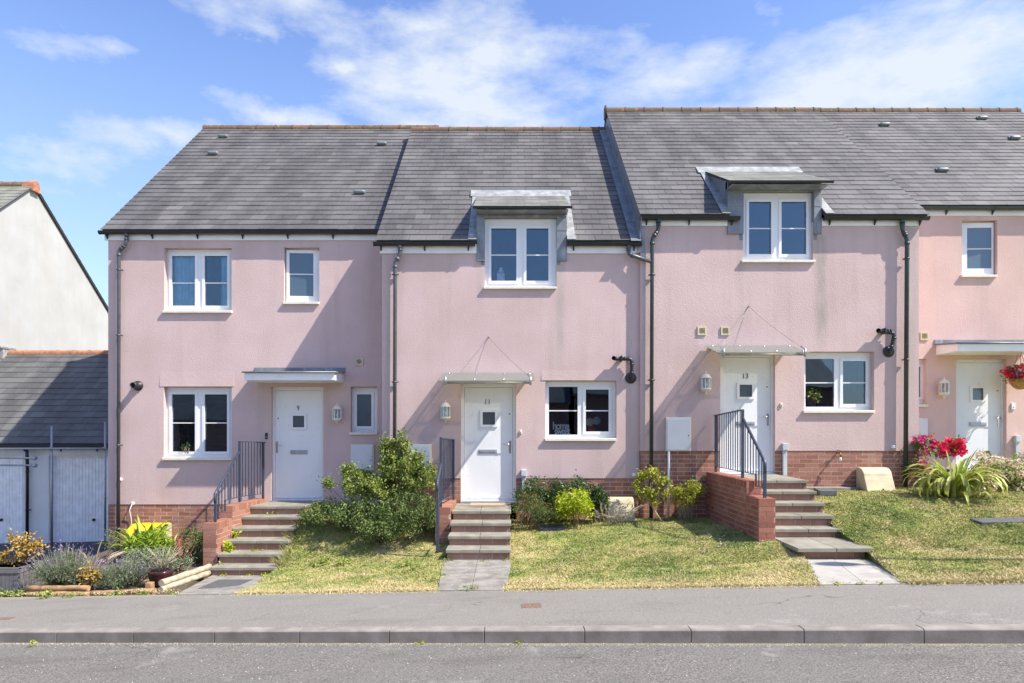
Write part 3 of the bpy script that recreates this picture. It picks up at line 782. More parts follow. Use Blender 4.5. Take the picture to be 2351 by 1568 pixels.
def dormer(house, Xa, Xb, Yw, Yf, zf, Yb, zb, win, apron_z, Ye, ze, mirror=False):
    """win = (X0,X1,Z0,Z1) opening; lead clad surround and cheeks, small slated roof"""
    X0, X1, Z0, Z1 = win
    t = (zb - zf) / (Yb - Yf)
    zs = zf - .035
    ca, cb = Xa + .05, Xb - .05
    m = MB()
    m.box(ca, X0, Yw - .035, Yw - .002, apron_z, zs)                     # jamb strips down over the wall
    m.box(X1, cb, Yw - .035, Yw - .002, apron_z, zs)
    m.box(X0 - .001, X1 + .001, Yw - .030, Yw + .12, Z1, zs)             # head
    for (a, b) in ((ca, ca + .05), (cb - .05, cb)):                      # cheeks
        pr = [(Yw - .002, zf + t * (Yw - Yf) - .028), (Yw - .002, ze + TP * (Yw - Ye) - .12), (Yb, zb - .12), (Yb, zb - .028)]
        m.extr(pr, a, b)
    for (a, b) in ((X0 - .001 - .07, X0 - .001), (X1 + .001, X1 + .07)):  # inner jambs
        m.box(a, b, Yw - .001, Yw + .2, ze - .4, zs)
    m.box(Xa + .04, Xb - .04, Yf + .035, Yw + .10, zf - .062, zf - .036)
    m.box(ca, cb, Yw - .03, Yw + .10, zs, zf + t * (Yw - Yf) - .03)
    dm = m.build('dormer', M_lead, house, bevel=.004)
    # rolls and laps in the lead
    l = MB()
    for zz in (zs - .12,):
        l.box(ca - .004, X0 - .002, Yw - .040, Yw - .034, zz - .20, zz); l.box(X1 + .002, cb + .004, Yw - .040, Yw - .034, zz - .20, zz)
    l.tube([(ca, Yw - .04, Z1 + .02), (cb, Yw - .04, Z1 + .02)], .010, 8)
    l.build('lead_lap', M_lead, dm)
    # flashing laid on the main roof beside and above
    f = MB(); 
    def rp(x, Y, h): return (x, Y - h * SP, ze + TP * (Y - Ye) + h * CP)
    for (a, b) in ((Xa - .10, ca), (cb, Xb + .10)):
        ys = np.linspace(Ye + .0, Yb + .12, 5)
        for k in range(4):
            h0 = .030 + .004 * (k % 2)
            f.hexa([rp(a, ys[k], h0), rp(b, ys[k], h0), rp(b, ys[k + 1] + .03, h0), rp(a, ys[k + 1] + .03, h0)] + [rp(a, ys[k], h0 + .006), rp(b, ys[k], h0 + .006), rp(b, ys[k + 1] + .03, h0 + .006), rp(a, ys[k + 1] + .03, h0 + .006)])
    f.hexa([rp(Xa - .14, Yb - .02, .036), rp(Xb + .14, Yb - .02, .036), rp(Xb + .14, Yb + .20, .036), rp(Xa - .14, Yb + .20, .036), rp(Xa - .14, Yb - .02, .045), rp(Xb + .14, Yb - .02, .045), rp(Xb + .14, Yb + .20, .045), rp(Xa - .14, Yb + .20, .045)])
    f.build('flashing', M_lead_lt, dm)
    r = MB()
    r.hexa([(Xa + .02, Yf + .02, zf - .025), (Xb - .02, Yf + .02, zf - .025), (Xb - .02, Yb, zb - .06), (Xa + .02, Yb, zb - .06), (Xa + .02, Yf + .02, zf), (Xb - .02, Yf + .02, zf), (Xb - .02, Yb, zb), (Xa + .02, Yb, zb)])
    r.build('dormer_roof', M_deck, dm)
    s = MB(); slates(s, Xa, Xb, Yf, zf + .005, Yb + .02, t=t, gauge=.20, wid=.30, tk=.35); s.build('dormer_slates', M_slate_w, dm)
    g = MB(); gutter(g, Xa + .0, Xb + .02, Yf - .005, zf - .006, .032, brk=False); g.build('dormer_gutter', M_black, dm)
    return dm

HG = 'terraced houses in the row'
# ---------------- the left house (9)
Y9, Y11, Y13, Y15 = 13.1, 12.24, 12.18, 13.1
E9 = (12.95, 3.74, 17.30); E11 = (12.10, 3.30, 16.50); E13 = (12.0, 3.73, 16.38); E15 = (12.95, 4.20, 17.24)
def hole(op, Y): return (XX(op[0], Y), XX(op[2], Y), ZZ(op[3], Y), ZZ(op[1], Y))
h9 = thing('terraced_house', 'pink house at the left end of the row, with 9 on its door', 'house', (-5.0, Y9, -2.3), HG)
w9 = dict(a=(377, 569, 532, 714), b=(652, 568, 733, 694), c=(376, 888, 532, 1053), d=(805, 888, 866, 996))
d9 = (623, 888, 742, 1149)
shell(h9, -7.75, -2.34, Y9, 3.66, -2.9, [hole(v, Y9) for v in w9.values()] + [hole((623, 888, 742, 1160), Y9)], M_pink9, *E9, wallbot=ZZ(1158, Y9))
plinth(h9, -7.75, -2.34, Y9, ZZ(1158, Y9), -2.95, [(XX(623, Y9), XX(742, Y9))])
r9 = roof(h9, -7.80, -2.36, *E9, rx=(-7.80, -1.85))
for p in ((513, 318), (490, 357), (877, 335), (826, 447)): roofvent(r9, *p, E9[0], E9[1])
MB().box(-7.80, -2.36, Y9 - .035, Y9 - .001, 3.575, 3.72).build('fascia', M_fascia, h9)
g = MB(); gutter(g, -7.86, -2.44, Y9 - .095, 3.722); g.build('gutter', M_black, h9)
window(h9, Y9, w9['a'], [(396, 588, 450, 703), (471, 588, 524, 703)], (373, 712, 531.5, 718), bars=(650,))
window(h9, Y9, w9['b'], [(667, 583, 721, 681)], (650, 692, 732, 698), bars=(631,), frost=True, open_hinge=('R', .055))
window(h9, Y9, w9['c'], [(396, 905, 450, 1037), (471, 905, 523.5, 1037)], (372, 1050, 531.5, 1056.5), bars=(971,))
window(h9, Y9, w9['d'], [(820, 905, 854, 979)], (802, 992, 866, 998), frost=True)
lintel(h9, 367, 537, 853, 887, Y9, M_pink9)
lintel(h9, 797, 876, 862, 887, Y9, M_pink9)
door(h9, Y9, d9, (630.5, 738), (671, 953.5, 699, 982), '9', (683.5, 941.5), (665.5, 1033.5, 705, 1043), 635, 1021, 1, (637.5, 960.5))
# flat porch
def porch(house, Xa, Xb, Yw, zt, zb, depth, lead_mat):
    Yf = Yw - depth
    m = MB()
    m.hexa([(Xa, Yf, zb), (Xb, Yf, zb), (Xb + .01, Yw, zb - .01), (Xa - .01, Yw, zb - .01), (Xa, Yf, zt), (Xb, Yf, zt), (Xb + .01, Yw, zt + .05), (Xa - .01, Yw, zt + .05)])
    c = m.build('canopy', M_fascia, house, bevel=.006)
    l = MB()
    l.hexa([(Xa - .035, Yf - .03, zt + .001), (Xb + .035, Yf - .03, zt + .001), (Xb + .045, Yw - .001, zt + .052), (Xa - .045, Yw - .001, zt + .052), (Xa - .035, Yf - .03, zt + .022), (Xb + .035, Yf - .03, zt + .022), (Xb + .045, Yw - .001, zt + .075), (Xa - .045, Yw - .001, zt + .075)])
    l.box(Xa - .045, Xb + .045, Yw - .014, Yw - .001, zt + .07, zt + .15)
    l.tube([(Xa - .035, Yf - .03, zt + .012), (Xb + .035, Yf - .03, zt + .012)], .014, 8)
    l.build('lead_cover', M_lead, c)
    return c
porch(h9, -4.89, -3.24, Y9, ZZ(856, 12.47), ZZ(873, 12.47), .63, M_lead)
airvent(h9, 825, 830, Y9)
f = MB(); c = (XX(311, Y9 - .1), Y9, ZZ(885, Y9 - .1))
f.latheY(c, [(.095, 0), (.095, -.02), (.075, -.035), (.07, -.05), (.062, -.055), (.062, -.15), (.055, -.165), (.055, -.2), (.045, -.2), (.042, -.12), (0, -.12)], 20); f.build('boiler_flue', M_rubber, h9)
downpipe(h9, [(XX(290, 13.0), 13.005, 3.66), (XX(290, 13.0), 13.005, 3.50), (XX(271, 13.0), 13.03, 3.36), (XX(269, 13.0), 13.03, -2.36)], clips=(3.0, 1.75, -.35, -1.95), mat=M_pipe)
MB().latheY((XX(277, Y9), Y9, ZZ(1101, Y9)), [(.035, 0), (.035, -.03), (.02, -.05), (0, -.05)], 12).build('waste_outlet', M_upvc, h9)
m = MB(); q = (XX(305, Y9), Y9, ZZ(1156, Y9)); m.latheY(q, [(.035, 0), (.035, -.02), (.0, -.035)], 12)
m.tube([(q[0], Y9 - .02, q[2]), (q[0] - .03, Y9 - .06, q[2] - .12), (q[0] - .02, Y9 - .02, q[2] - .3), (q[0] + .01, Y9 - .02, q[2] - .95)], .008, 6); m.build('cable_outlet', M_cream, h9)

# ---------------- the middle house (11)
h11 = thing('terraced_house', 'pink house in the middle of the row, with 11 on its door', 'house', (0, Y11, -1.7), HG)
w11 = dict(a=(1113, 500, 1278, 658), b=(1252, 874, 1415.5, 1009))
d11 = (1058, 880, 1185, 1151)
shell(h11, -2.33, 2.31, Y11, 3.22, -2.5, [hole((1113, 400, 1278, 658), Y11), hole(w11['b'], Y11), hole((1058, 880, 1185, 1160), Y11)], M_pinkA, *E11, wallbot=ZZ(1098, Y11))
plinth(h11, -2.33, 2.31, Y11, ZZ(1098, Y11), -2.2, [(XX(1058, Y11), XX(1185, Y11))])
wn11, wr11 = window(h11, Y11, w11['a'], [(1127.5, 525, 1186, 646), (1208, 525, 1259.5, 646)], (1110.5, 657, 1277.5, 663), bars=(586,), wall_d=.075)
D11 = (-.68, 1.03)
r11 = roof(h11, -2.42, 2.31, *E11, cuts=((D11[0] + .05, D11[1] - .05, 13.3),), rx=(-2.42, 2.28))
dormer(h11, *D11, Y11, 11.97, ZZ(474, 11.97), 13.5, 4.53 + .03, wr11, ZZ(600, Y11), E11[0], E11[1])
for a, b in ((-2.36, -.635), (.985, 2.26)):
    MB().box(a, b, Y11 - .035, Y11 - .001, 3.105, 3.27).build('fascia', M_fascia, h11)
for a, b in ((-2.46, -.66), (.98, 2.30)): g = MB(); gutter(g, a, b, Y11 - .095, 3.272); g.build('gutter', M_black, h11)
window(h11, Y11, w11['b'], [(1260, 888, 1326, 998), (1344, 894, 1397.5, 991)], (1251, 1006, 1415, 1012.5), bars=(943,), casements=(1,))
lintel(h11, 1243, 1424, 850, 873, Y11, M_pinkA)
door(h11, Y11, d11, (1066, 1177), (1107, 945, 1137.5, 976), '11', (1119, 927.5), (1099, 1032, 1141, 1041), 1171, 1020, -1, (1170, 950))
downpipe(h11, [(XX(918.6, 12.15), 12.145, 3.2), (XX(918.6, 12.15), 12.145, 3.07), (XX(907, 12.15), 12.165, 2.93), (XX(905, 12.15), 12.165, -1.8)], clips=(2.72, .8, -.8))
downpipe(h11, [(XX(1443, 12.15), 12.145, 3.2), (XX(1443, 12.15), 12.145, 3.07), (XX(1494, 12.12), 12.10, 2.93)])
def elbow_flue(house, p1, p2, p3, Yw, flip=-1):
    """p1 nozzle end, p2 the bend, p3 the wall collar"""
    Yc = Yw - .09; m = MB()
    a, b, c = P3(*p1, Yc), P3(*p2, Yc), P3(*p3, Yc)
    m.tube([a, (b[0] - .05, Yc, b[2]), (b[0] - .015, Yc, b[2] - .012), (b[0], Yc, b[2] - .05), (c[0], Yc, c[2] + .03), (c[0], Yc + .02, c[2] + .005), (c[0], Yw, c[2])], .032, 14)
    m.tube([(a[0] - .02, Yc - .08, a[2] + .005), (a[0] + .01, Yc - .02, a[2]), (a[0] + .06, Yc, a[2])], [.038, .036, .034], 14, caps=False)
    for x in (a[0] + .09, a[0] + .18, b[0] - .07): m.tube([(x, Yc, a[2]), (x + .02, Yc, a[2])], .039, 14)
    m.tube([(b[0], Yc, b[2] - .08), (b[0], Yc, b[2] - .11)], .039, 14); m.tube([(c[0], Yc, c[2] + .10), (c[0], Yc, c[2] + .07)], .039, 14)
    m.box(a[0] + .12, a[0] + .14, Yc - .045, Yw, a[2] - .05, a[2] + .055)
    m.latheY((c[0], Yw, c[2]), [(.10, 0), (.10, -.015), (.085, -.03), (.07, -.03), (.06, -.045), (.05, -.05), (0, -.05)], 24)
    m.build('boiler_flue', M_rubber, house)
elbow_flue(h11, (1410, 823.5), (1450.5, 824), (1450, 867), Y11)
MB().latheY((XX(1455, Y11), Y11, ZZ(1090, Y11)), [(.035, 0), (.035, -.03), (.022, -.06), (.016, -.062), (0, -.05)], 12).build('waste_outlet', M_upvc, h11)

# ---------------- house 13
h13 = thing('terraced_house', 'pink house right of centre with 13 on its door and a dormer', 'house', (4.8, Y13, -1.6), HG)
w13 = dict(a=(1706, 440, 1867, 597), b=(1846.5, 807, 2007, 945))
d13 = (1653.5, 811, 1779.5, 1088)
shell(h13, 2.29, 7.26, Y13, 3.66, -2.4, [hole((1706, 330, 1867, 597), Y13), hole(w13['b'], Y13), hole((1653.5, 811, 1779.5, 1095), Y13)], M_pinkB, *E13, wallbot=ZZ(1035, Y13))
plinth(h13, 2.29, 7.26, Y13, ZZ(1035, Y13), -2.1, [(XX(1653.5, Y13), XX(1779.5, Y13))])
wn13, wr13 = window(h13, Y13, w13['a'], [(1717.5, 464, 1769.5, 585), (1792, 464, 1850, 585)], (1703.5, 596, 1872, 602), bars=(525,), wall_d=.075)
D13 = (3.79, 5.56)
r13 = roof(h13, 2.25, 7.33, *E13, cuts=((D13[0] + .05, D13[1] - .05, 13.2),), rx=(2.25, 7.36))
dormer(h13, *D13, Y13, 11.87, ZZ(415.5, 11.87), 13.40, ZZ(398, 13.40) + .03, wr13, ZZ(538, Y13), E13[0], E13[1])
for a, b in ((2.31, 3.835), (5.515, 7.24)):
    MB().box(a, b, Y13 - .035, Y13 - .001, 3.58, 3.71).build('fascia', M_fascia, h13)
for a, b in ((2.27, XX(1699, 12.05)), (XX(1894, 12.05), 7.37)): g = MB(); gutter(g, a, b, Y13 - .095, 3.712); g.build('gutter', M_black, h13)
# lead-clad gable flank above the lower roof, with stepped flashing
m = MB()
def r11z(Y): return E11[1] + TP * (Y - E11[0])
def r13z(Y): return E13[1] + TP * (Y - E13[0])
m.extr([(12.16, r11z(12.1) - .1), (16.5, r11z(16.5) - .1), (16.42, r13z(16.38) - .03), (12.02, r13z(12.02) - .03)], 2.272, 2.288)
ys = np.linspace(12.05, 16.4, 9)
for k in range(8):
    h = .22 + .0 * k
    m.extr([(ys[k], r11z(ys[k]) + .02), (ys[k + 1] + .05, r11z(ys[k + 1] + .05) + .02), (ys[k + 1] + .05, r11z(ys[k + 1] + .05) + h), (ys[k] + .03, r11z(ys[k] + .03) + h)], 2.262 - .003 * (k % 2), 2.271)
def rp11(x, Y, h): return (x, Y - h * SP, r11z(Y) + h * CP)
for k in range(8):
    h0 = .030 + .004 * (k % 2)
    m.hexa([rp11(2.10, ys[k], h0), rp11(2.27, ys[k], h0), rp11(2.27, ys[k + 1] + .03, h0), rp11(2.10, ys[k + 1] + .03, h0), rp11(2.10, ys[k], h0 + .006), rp11(2.27, ys[k], h0 + .006), rp11(2.27, ys[k + 1] + .03, h0 + .006), rp11(2.10, ys[k + 1] + .03, h0 + .006)])
m.box(2.24, 2.37, Y13 - .012, Y13 - .001, ZZ(580, Y13), ZZ(497, Y13))
m.build('abutment_flashing', M_lead, h13)
MB().extr([(16.30, r13z(16.38) - .20), (16.46, r13z(16.38) - .20), (16.47, r13z(16.38) + .09), (16.29, r13z(16.38) + .09)], 2.215, 2.25).build('ridge_end_cap', M_ridge, h13)
window(h13, Y13, w13['b'], [(1848, 824, 1914, 934), (1932.5, 829, 1986.5, 928)], (1845, 941.5, 2009, 948), bars=(879,), casements=(1,))
door(h13, Y13, d13, (1661, 1770), (1697.5, 882, 1728.5, 912), '13', (1712.5, 868), (1692, 967.5, 1734, 976.5), 1764, 957, -1, (1762, 888))
airvent(h13, 1611, 760, Y13); airvent(h13, 1664.5, 760, Y13)
downpipe(h13, [(XX(1512, 12.08), 12.085, 3.65), (XX(1512, 12.08), 12.085, 3.50), (XX(1497.5, 12.1), 12.105, 3.33), (XX(1495, 12.1), 12.105, -1.62)], clips=(2.7, .83, -.70), mat=M_greenpipe)
downpipe(h13, [(XX(2072, 12.08), 12.085, 3.65), (XX(2072, 12.08), 12.085, 3.50), (XX(2083.5, 12.08), 12.09, 3.33), (XX(2079.5, 12.08), 12.09, -1.15)], r=.038, clips=(2.98, 1.19, -.70), mat=M_greenpipe)
elbow_flue(h13, (2014, 760.5), (2052.5, 764), (2046, 806), Y13)
MB().latheY((XX(2049.5, Y13), Y13, ZZ(1025.5, Y13)), [(.035, 0), (.035, -.03), (.022, -.06), (.016, -.062), (0, -.05)], 12).build('waste_outlet', M_upvc, h13)

# ---------------- house 15
h15 = thing('terraced_house', 'salmon pink house at the right edge with hanging basket and flat lead porch', 'house', (10, Y15, -1.1), HG)
w15 = dict(a=(2208.5, 505, 2290, 632), b=(2060, 824, 2128, 930))
d15 = (2195, 824, 2311, 1081)
shell(h15, 7.2, 12.72, Y15, 4.13, -2.2, [hole(w15['a'], Y15), hole(w15['b'], Y15), hole(d15, Y15), (XX(2351, Y15) + 1.0, XX(2351, Y15) + 2.2, -.6, .8)], M_salmon, *E15, wallbot=-.95)
plinth(h15, 7.2, 12.72, Y15, -.95, -2.1)
r15 = roof(h15, 7.0, 12.80, *E15, rx=(6.85, 12.80))
for p in ((2030, 291), (2254, 276), (2328, 322), (2162, 396)): roofvent(r15, *p, E15[0], E15[1])
MB().box(7.27, 12.75, Y15 - .035, Y15 - .001, 4.045, 4.19).build('fascia', M_fascia, h15)
g = MB(); gutter(g, 7.30, 12.85, Y15 - .095, 4.182); g.build('gutter', M_greenpipe, h15)
window(h15, Y15, w15['a'], [(2216.5, 525, 2271, 618)], (2208, 630, 2290, 636), bars=(573,), frost=True, open_hinge=('L', -.055))
window(h15, Y15, w15['b'], [(2072, 842, 2112, 912)], (2056, 928, 2131, 934))
window(h15, Y15, (2351 + 120, 908, 2351 + 263, 1050), [(2351 + 138, 925, 2351 + 185, 1035), (2351 + 200, 925, 2351 + 247, 1035)], (2351 + 117, 1047, 2351 + 265, 1053))
door(h15, Y15, d15, (2202, 2301), (2233, 890, 2260, 919), None, None, (2227, 969, 2266.5, 978.5), 2295, 960, -1, (2292, 897))
porch(h15, XX(2199, 12.47), XX(2199, 12.47) + 1.64, Y15, ZZ(789, 12.47), ZZ(806, 12.47), .63, M_lead)
airvent(h15, 2121.5, 772, Y15)

M_wire = simple('stay_wire_steel', (.22, .20, .19), .5, .5)
# glass canopies
def glass_canopy(house, Xa, Xb, Yw, zb, zf, depth, apex, xdoor):
    Yf = Yw - depth; Yk = Yw - .03
    sl = (zf - zb) / (Yf - Yk)
    def z(Y): return zb + (Y - Yk) * sl
    m = MB().hexa([(Xa, Yf, z(Yf) - .005), (Xb, Yf, z(Yf) - .005), (Xb, Yk, z(Yk) - .005), (Xa, Yk, z(Yk) - .005), (Xa, Yf, z(Yf) + .005), (Xb, Yf, z(Yf) + .005), (Xb, Yk, z(Yk) + .005), (Xa, Yk, z(Yk) + .005)])
    g = m.build('canopy', M_canopy, house)
    m = MB()
    xs = (Xa + .11, Xb - .07)
    for x in xs:
        m.tube([(x, Yw, z(Yw) - .05), (x, Yf + .04, z(Yf + .04) - .05)], .020, 10)
        m.latheY((x, Yw, z(Yw) - .05), [(.045, 0), (.045, -.012), (0, -.015)], 14)
        m.tube([(x, Yf + .03, z(Yf) - .07), (x, Yf + .03, z(Yf) + .07)], .018, 10)
    m.tube([(xs[0], Yf + .10, z(Yf + .1) - .05), (xs[1], Yf + .10, z(Yf + .1) - .05)], .020, 10)
    m.tube([(xs[0], Yw - .25, z(Yw - .25) - .05), (xs[1], Yw - .25, z(Yw - .25) - .05)], .012, 8)
    m.build('canopy_bracket', M_galv, g)
    m = MB()
    for x in (xs[0], xs[0] + .48, xs[1] - .45, xs[1]):
        for Y in (Yf + .10, Yw - .12): m.lathe((x, Y, z(Y)), [(.0, .02), (.012, .018), (.016, .005)], 10)
    m.build('canopy_bolt', M_chrome, g)
    m = MB(); A = Vector(apex)
    m.latheY((A.x, A.y, A.z), [(.014, 0), (.014, -.02), (0, -.03)], 10)
    for x in xs:
        B = Vector((x, Yf + .04, z(Yf) + .06))
        m.tube([A + Vector((0, -.02, 0))] + [A.lerp(B, k) - Vector((0, 0, .035 * math.sin(PI * k))) for k in (.2, .4, .6, .8)] + [B], .0032, 6)
        m.tube([B, B + (A - B).normalized() * .09], .009, 8)
    m.build('stay_wire', M_wire, g)
glass_canopy(h11, -1.225, .38, Y11, ZZ(857, Y11), ZZ(874, 11.39), .85, P3(1122, 774, Y11), 0)
glass_canopy(h13, 3.43, 4.97, Y13, ZZ(794, Y13), ZZ(809, 11.38), .80, P3(1718.5, 704, Y13), 0)

# ------------------------------------------------------------------ things on the walls
lantern(774, 924, Y9, 'cream lantern on the pink wall right of the door marked 9')
lantern(1023, 918, Y11, 'cream lantern left of the door marked 11')
lantern(1621, 852, Y13, 'cream lantern left of the door marked 13')
lantern(2168, 865, Y15, 'cream lantern on the salmon wall left of the door at the right edge')
meterbox(805, 1020, 858, 1088, Y9, 'white meter box half hidden by the rose bush, under the small frosted window')
meterbox(934, 1020, 990, 1096, Y11, 'white meter box behind the rose bush, right of a downpipe')
mb13 = meterbox(1529, 958, 1587, 1036, Y13, 'white meter box standing clear above a white pipe, left of the brick stair wall')
meterbox(2085, 960, 2131, 1035, Y15, 'white meter box low on the salmon wall behind red petunias')
m = MB().tube([P3(1535.5, 1036, Y13 - .04), P3(1534, 1190, Y13 - .04)], .022, 10)
setp(m.build('cable_pipe', M_upvc), 'white pipe running down the brick plinth from a meter box', 'pipe')
def bell(px, py, Yw, w, h, mat, label):
    X, Z = XX(px, Yw), ZZ(py, Yw)
    t = thing('doorbell', label, 'doorbell', (X, Yw, Z - h / 2), 'doorbells beside the front doors')
    MB().box(X - w / 2, X + w / 2, Yw - .022, Yw, Z - h / 2, Z + h / 2).build('case', mat, t, bevel=.005)
    MB().latheY((X, Yw - .022, Z - h * .15), [(0, -.005), (.010, -.004), (.011, 0)], 10).build('button', M_black2 if mat is not M_black2 else M_galv, t)
bell(612, 1001, Y9, .045, .12, M_black2, 'black doorbell left of the door marked 9')
bell(1195.5, 992, Y11, .04, .075, M_cream, 'small cream doorbell right of the door marked 11')
bell(1793, 930, Y13, .04, .075, M_cream, 'small cream doorbell right of the door marked 13')
bell(2325, 933, Y15, .07, .12, M_upvc, 'white doorbell beside the salmon house door')
def trunking(px, y0, y1, Yw, label):
    X, z1, z0 = XX(px, Yw), ZZ(y0, Yw), ZZ(y1, Yw)
    t = thing('cable_trunking', label, 'cable cover', (X, Yw, z0), 'grey cable trunking posts on the walls')
    MB().box(X - .035, X + .035, Yw - .055, Yw - .001, z0, z1 - .10).build('trunk', M_galvp, t, bevel=.004)
    MB().box(X - .05, X + .05, Yw - .08, Yw - .001, z1 - .12, z1).build('cap', M_galvp, t, bevel=.006)
M_galvp = simple('grey_trunking_plastic', (.50, .54, .56), .5)
trunking(1203, 1078, 1130, Y11, 'grey cable trunking right of the door marked 11, rising from a hedge')
trunking(1800, 1018, 1092, Y13, 'grey cable trunking right of the door marked 13, in front of brick')
trunking(2332, 1000, 1085, Y15, 'grey cable trunking on the salmon wall at the right edge')
m = MB(); X, Y, Z = P3(1922, 1040, Y13)
m.tube([(X, Y13 + .01, Z), (X, Y13 - .10, Z)], .012, 8); m.tube([(X, Y13 - .09, Z + .005), (X, Y13 - .12, Z), (X, Y13 - .125, Z - .07)], .011, 8)
m.tube([(X, Y13 - .06, Z), (X, Y13 - .06, Z + .05)], .007, 8); m.box(X - .035, X + .035, Y13 - .068, Y13 - .052, Z + .045, Z + .055)
tp = thing('garden_tap', 'brass garden tap with a white hose end on the brick plinth', 'tap', (X, Y13, Z - .1))
m.build('tap_body', simple('old_brass', (.25, .17, .07), .4, .8), tp)
MB().lathe((X - .005, Y13 - .125, Z - .07), [(.018, 0), (.024, -.02), (.026, -.05), (.014, -.065), (0, -.066)], 12).build('hose_connector', M_upvc, tp)

# hanging basket
def leaves(n, size, centers, sig, aspect=.5, up=.5, jitter=.35, outward=None, droop=0.0):
    """n rhombic folded leaves gathered round the given centres"""
    centers = np.asarray(centers, dtype=np.float64)
    idx = rng.integers(0, len(centers), n)
    sg = np.asarray(sig) * np.ones(3)
    p = centers[idx] + rng.normal(size=(n, 3)) * sg
    nr = rng.normal(size=(n, 3)); nr[:, 2] += up * 1.6; nr[:, 1] -= up * .6
    nr /= np.linalg.norm(nr, axis=1)[:, None]
    d = rng.normal(size=(n, 3)); d[:, 2] -= droop; d -= nr * (d * nr).sum(1)[:, None]; d /= np.linalg.norm(d, axis=1)[:, None]
    s = np.cross(nr, d)
    ln = size * (1 + jitter * rng.normal(size=n)).clip(.45, 1.8)
    w = ln * aspect * .5
    fold = ln * .10
    a = p; b = p + d * (ln * .45)[:, None] + s * w[:, None] + nr * fold[:, None]
    c = p + d * ln[:, None] - nr * (fold * .5)[:, None]; e = p + d * (ln * .45)[:, None] - s * w[:, None] + nr * fold[:, None]
    V = np.stack([a, b, c, e], 1).reshape(-1, 3)
    i0 = np.arange(n)[:, None] * 4
    Fc = np.concatenate([i0 + np.array([[0, 1, 2]]), i0 + np.array([[0, 2, 3]])], 1).reshape(-1, 3)
    return V, Fc
def ellclumps(c, r, n, shell=.75, zmin=-.6):
    out = []
    while len(out) < n:
        v = rng.normal(size=3); v /= np.linalg.norm(v)
        if v[2] < zmin: continue
        k = shell + (1 - shell) * rng.random() if rng.random() < .75 else rng.random() * .8
        out.append([c[0] + v[0] * r[0] * k, c[1] + v[1] * r[1] * k, c[2] + v[2] * r[2] * k])
    return out
def shrub(name, label, cat, base, ells, n, size, mat, nclump=60, sig=.05, aspect=.5, stems=8, stemr=.008, stemmat=None, flowers=None, group=None, up=.5, shell=.75, droop=0, zmin=-.6, inner=True):
    t = thing(name, label, cat, base, group)
    tot = sum(e[1][0] * e[1][2] for e in ells)
    cl = []
    for c, r in ells: cl += ellclumps(c, r, max(3, int(nclump * r[0] * r[2] / tot)), shell, zmin)
    # limit clumps that would sink beneath the ground
    cl = [c if c[2] > base[2] + .02 else [c[0], c[1], base[2] + .03 + rng.random() * .05] for c in cl]
    V, Fc = leaves(n, size, cl, sig, aspect, up, droop=droop)
    V[:, 2] = np.maximum(V[:, 2], base[2] - .02)
    npmesh('foliage', V, Fc, mat, t)
    if stems:
        m = MB()
        for k in range(stems):
            c = Vector(cl[int(rng.integers(0, len(cl)))]); b = Vector(base) + Vector((random.uniform(-.08, .08), random.uniform(-.05, .05), -.02))
            b.x += (c.x - base[0]) * .35; b.y += (c.y - base[1]) * .3
            mid = b.lerp(c, .5) + Vector((random.uniform(-.05, .05), random.uniform(-.05, .05), .05))
            m.tube([b, mid, c], [stemr, stemr * .8, stemr * .4], 6)
        m.build('stems', stemmat or M_bark, t)
    if flowers:
        fm, fn, fs, fsig = flowers
        tops = sorted(cl, key=lambda c: -c[2])[:max(6, len(cl) // 2)]
        pick = [tops[int(rng.integers(0, len(tops)))] for _ in range(fn)]
        pick = [[p[0] + rng.normal() * fsig, p[1] - abs(rng.normal()) * fsig, p[2] + rng.normal() * fsig + .03] for p in pick]
        V, Fc = leaves(fn * 9, fs, pick, fs * .45, .9, .3)
        setp(npmesh('flowers', V, Fc, fm, t), kind='stuff')
    return t
def straps(t, name, base, n, ln, w, mat, spread=.6, droop=1.0, stiff=0.0, seg=7, r0=.05):
    V = []; Fc = []
    for k in range(n):
        a = random.uniform(0, 2 * PI); L_ = ln * random.uniform(.6, 1.1); ww = w * random.uniform(.7, 1.2)
        el = random.uniform(.45, 1.45) if not stiff else random.uniform(.9, 1.5)
        d = Vector((math.cos(a) * spread, math.sin(a) * spread * .8, 0))
        p = Vector(base) + Vector((math.cos(a), math.sin(a), 0)) * random.uniform(0, r0)
        side = Vector((-math.sin(a), math.cos(a), 0)); dr = droop * random.uniform(.5, 1.4)
        b = len(V)
        for i in range(seg + 1):
            u = i / seg; e = el - dr * u * u * 1.9
            if i: p = p + Vector((math.cos(a) * math.cos(e), math.sin(a) * math.cos(e), math.sin(e))) * (L_ / seg)
            wd = ww * (1 - (u - .3) ** 2 * 1.2 if u > .3 else .6 + u) * (1 if u < .98 else .15) * .5
            V.append(tuple(p + side * wd + Vector((0, 0, wd * .35)))); V.append(tuple(p)); V.append(tuple(p - side * wd + Vector((0, 0, wd * .35))))
            if i:
                o = b + 3 * (i - 1)
                Fc += [(o, o + 1, o + 4, o + 3), (o + 1, o + 2, o + 5, o + 4)]
    return npmesh(name, V, Fc, mat, t)

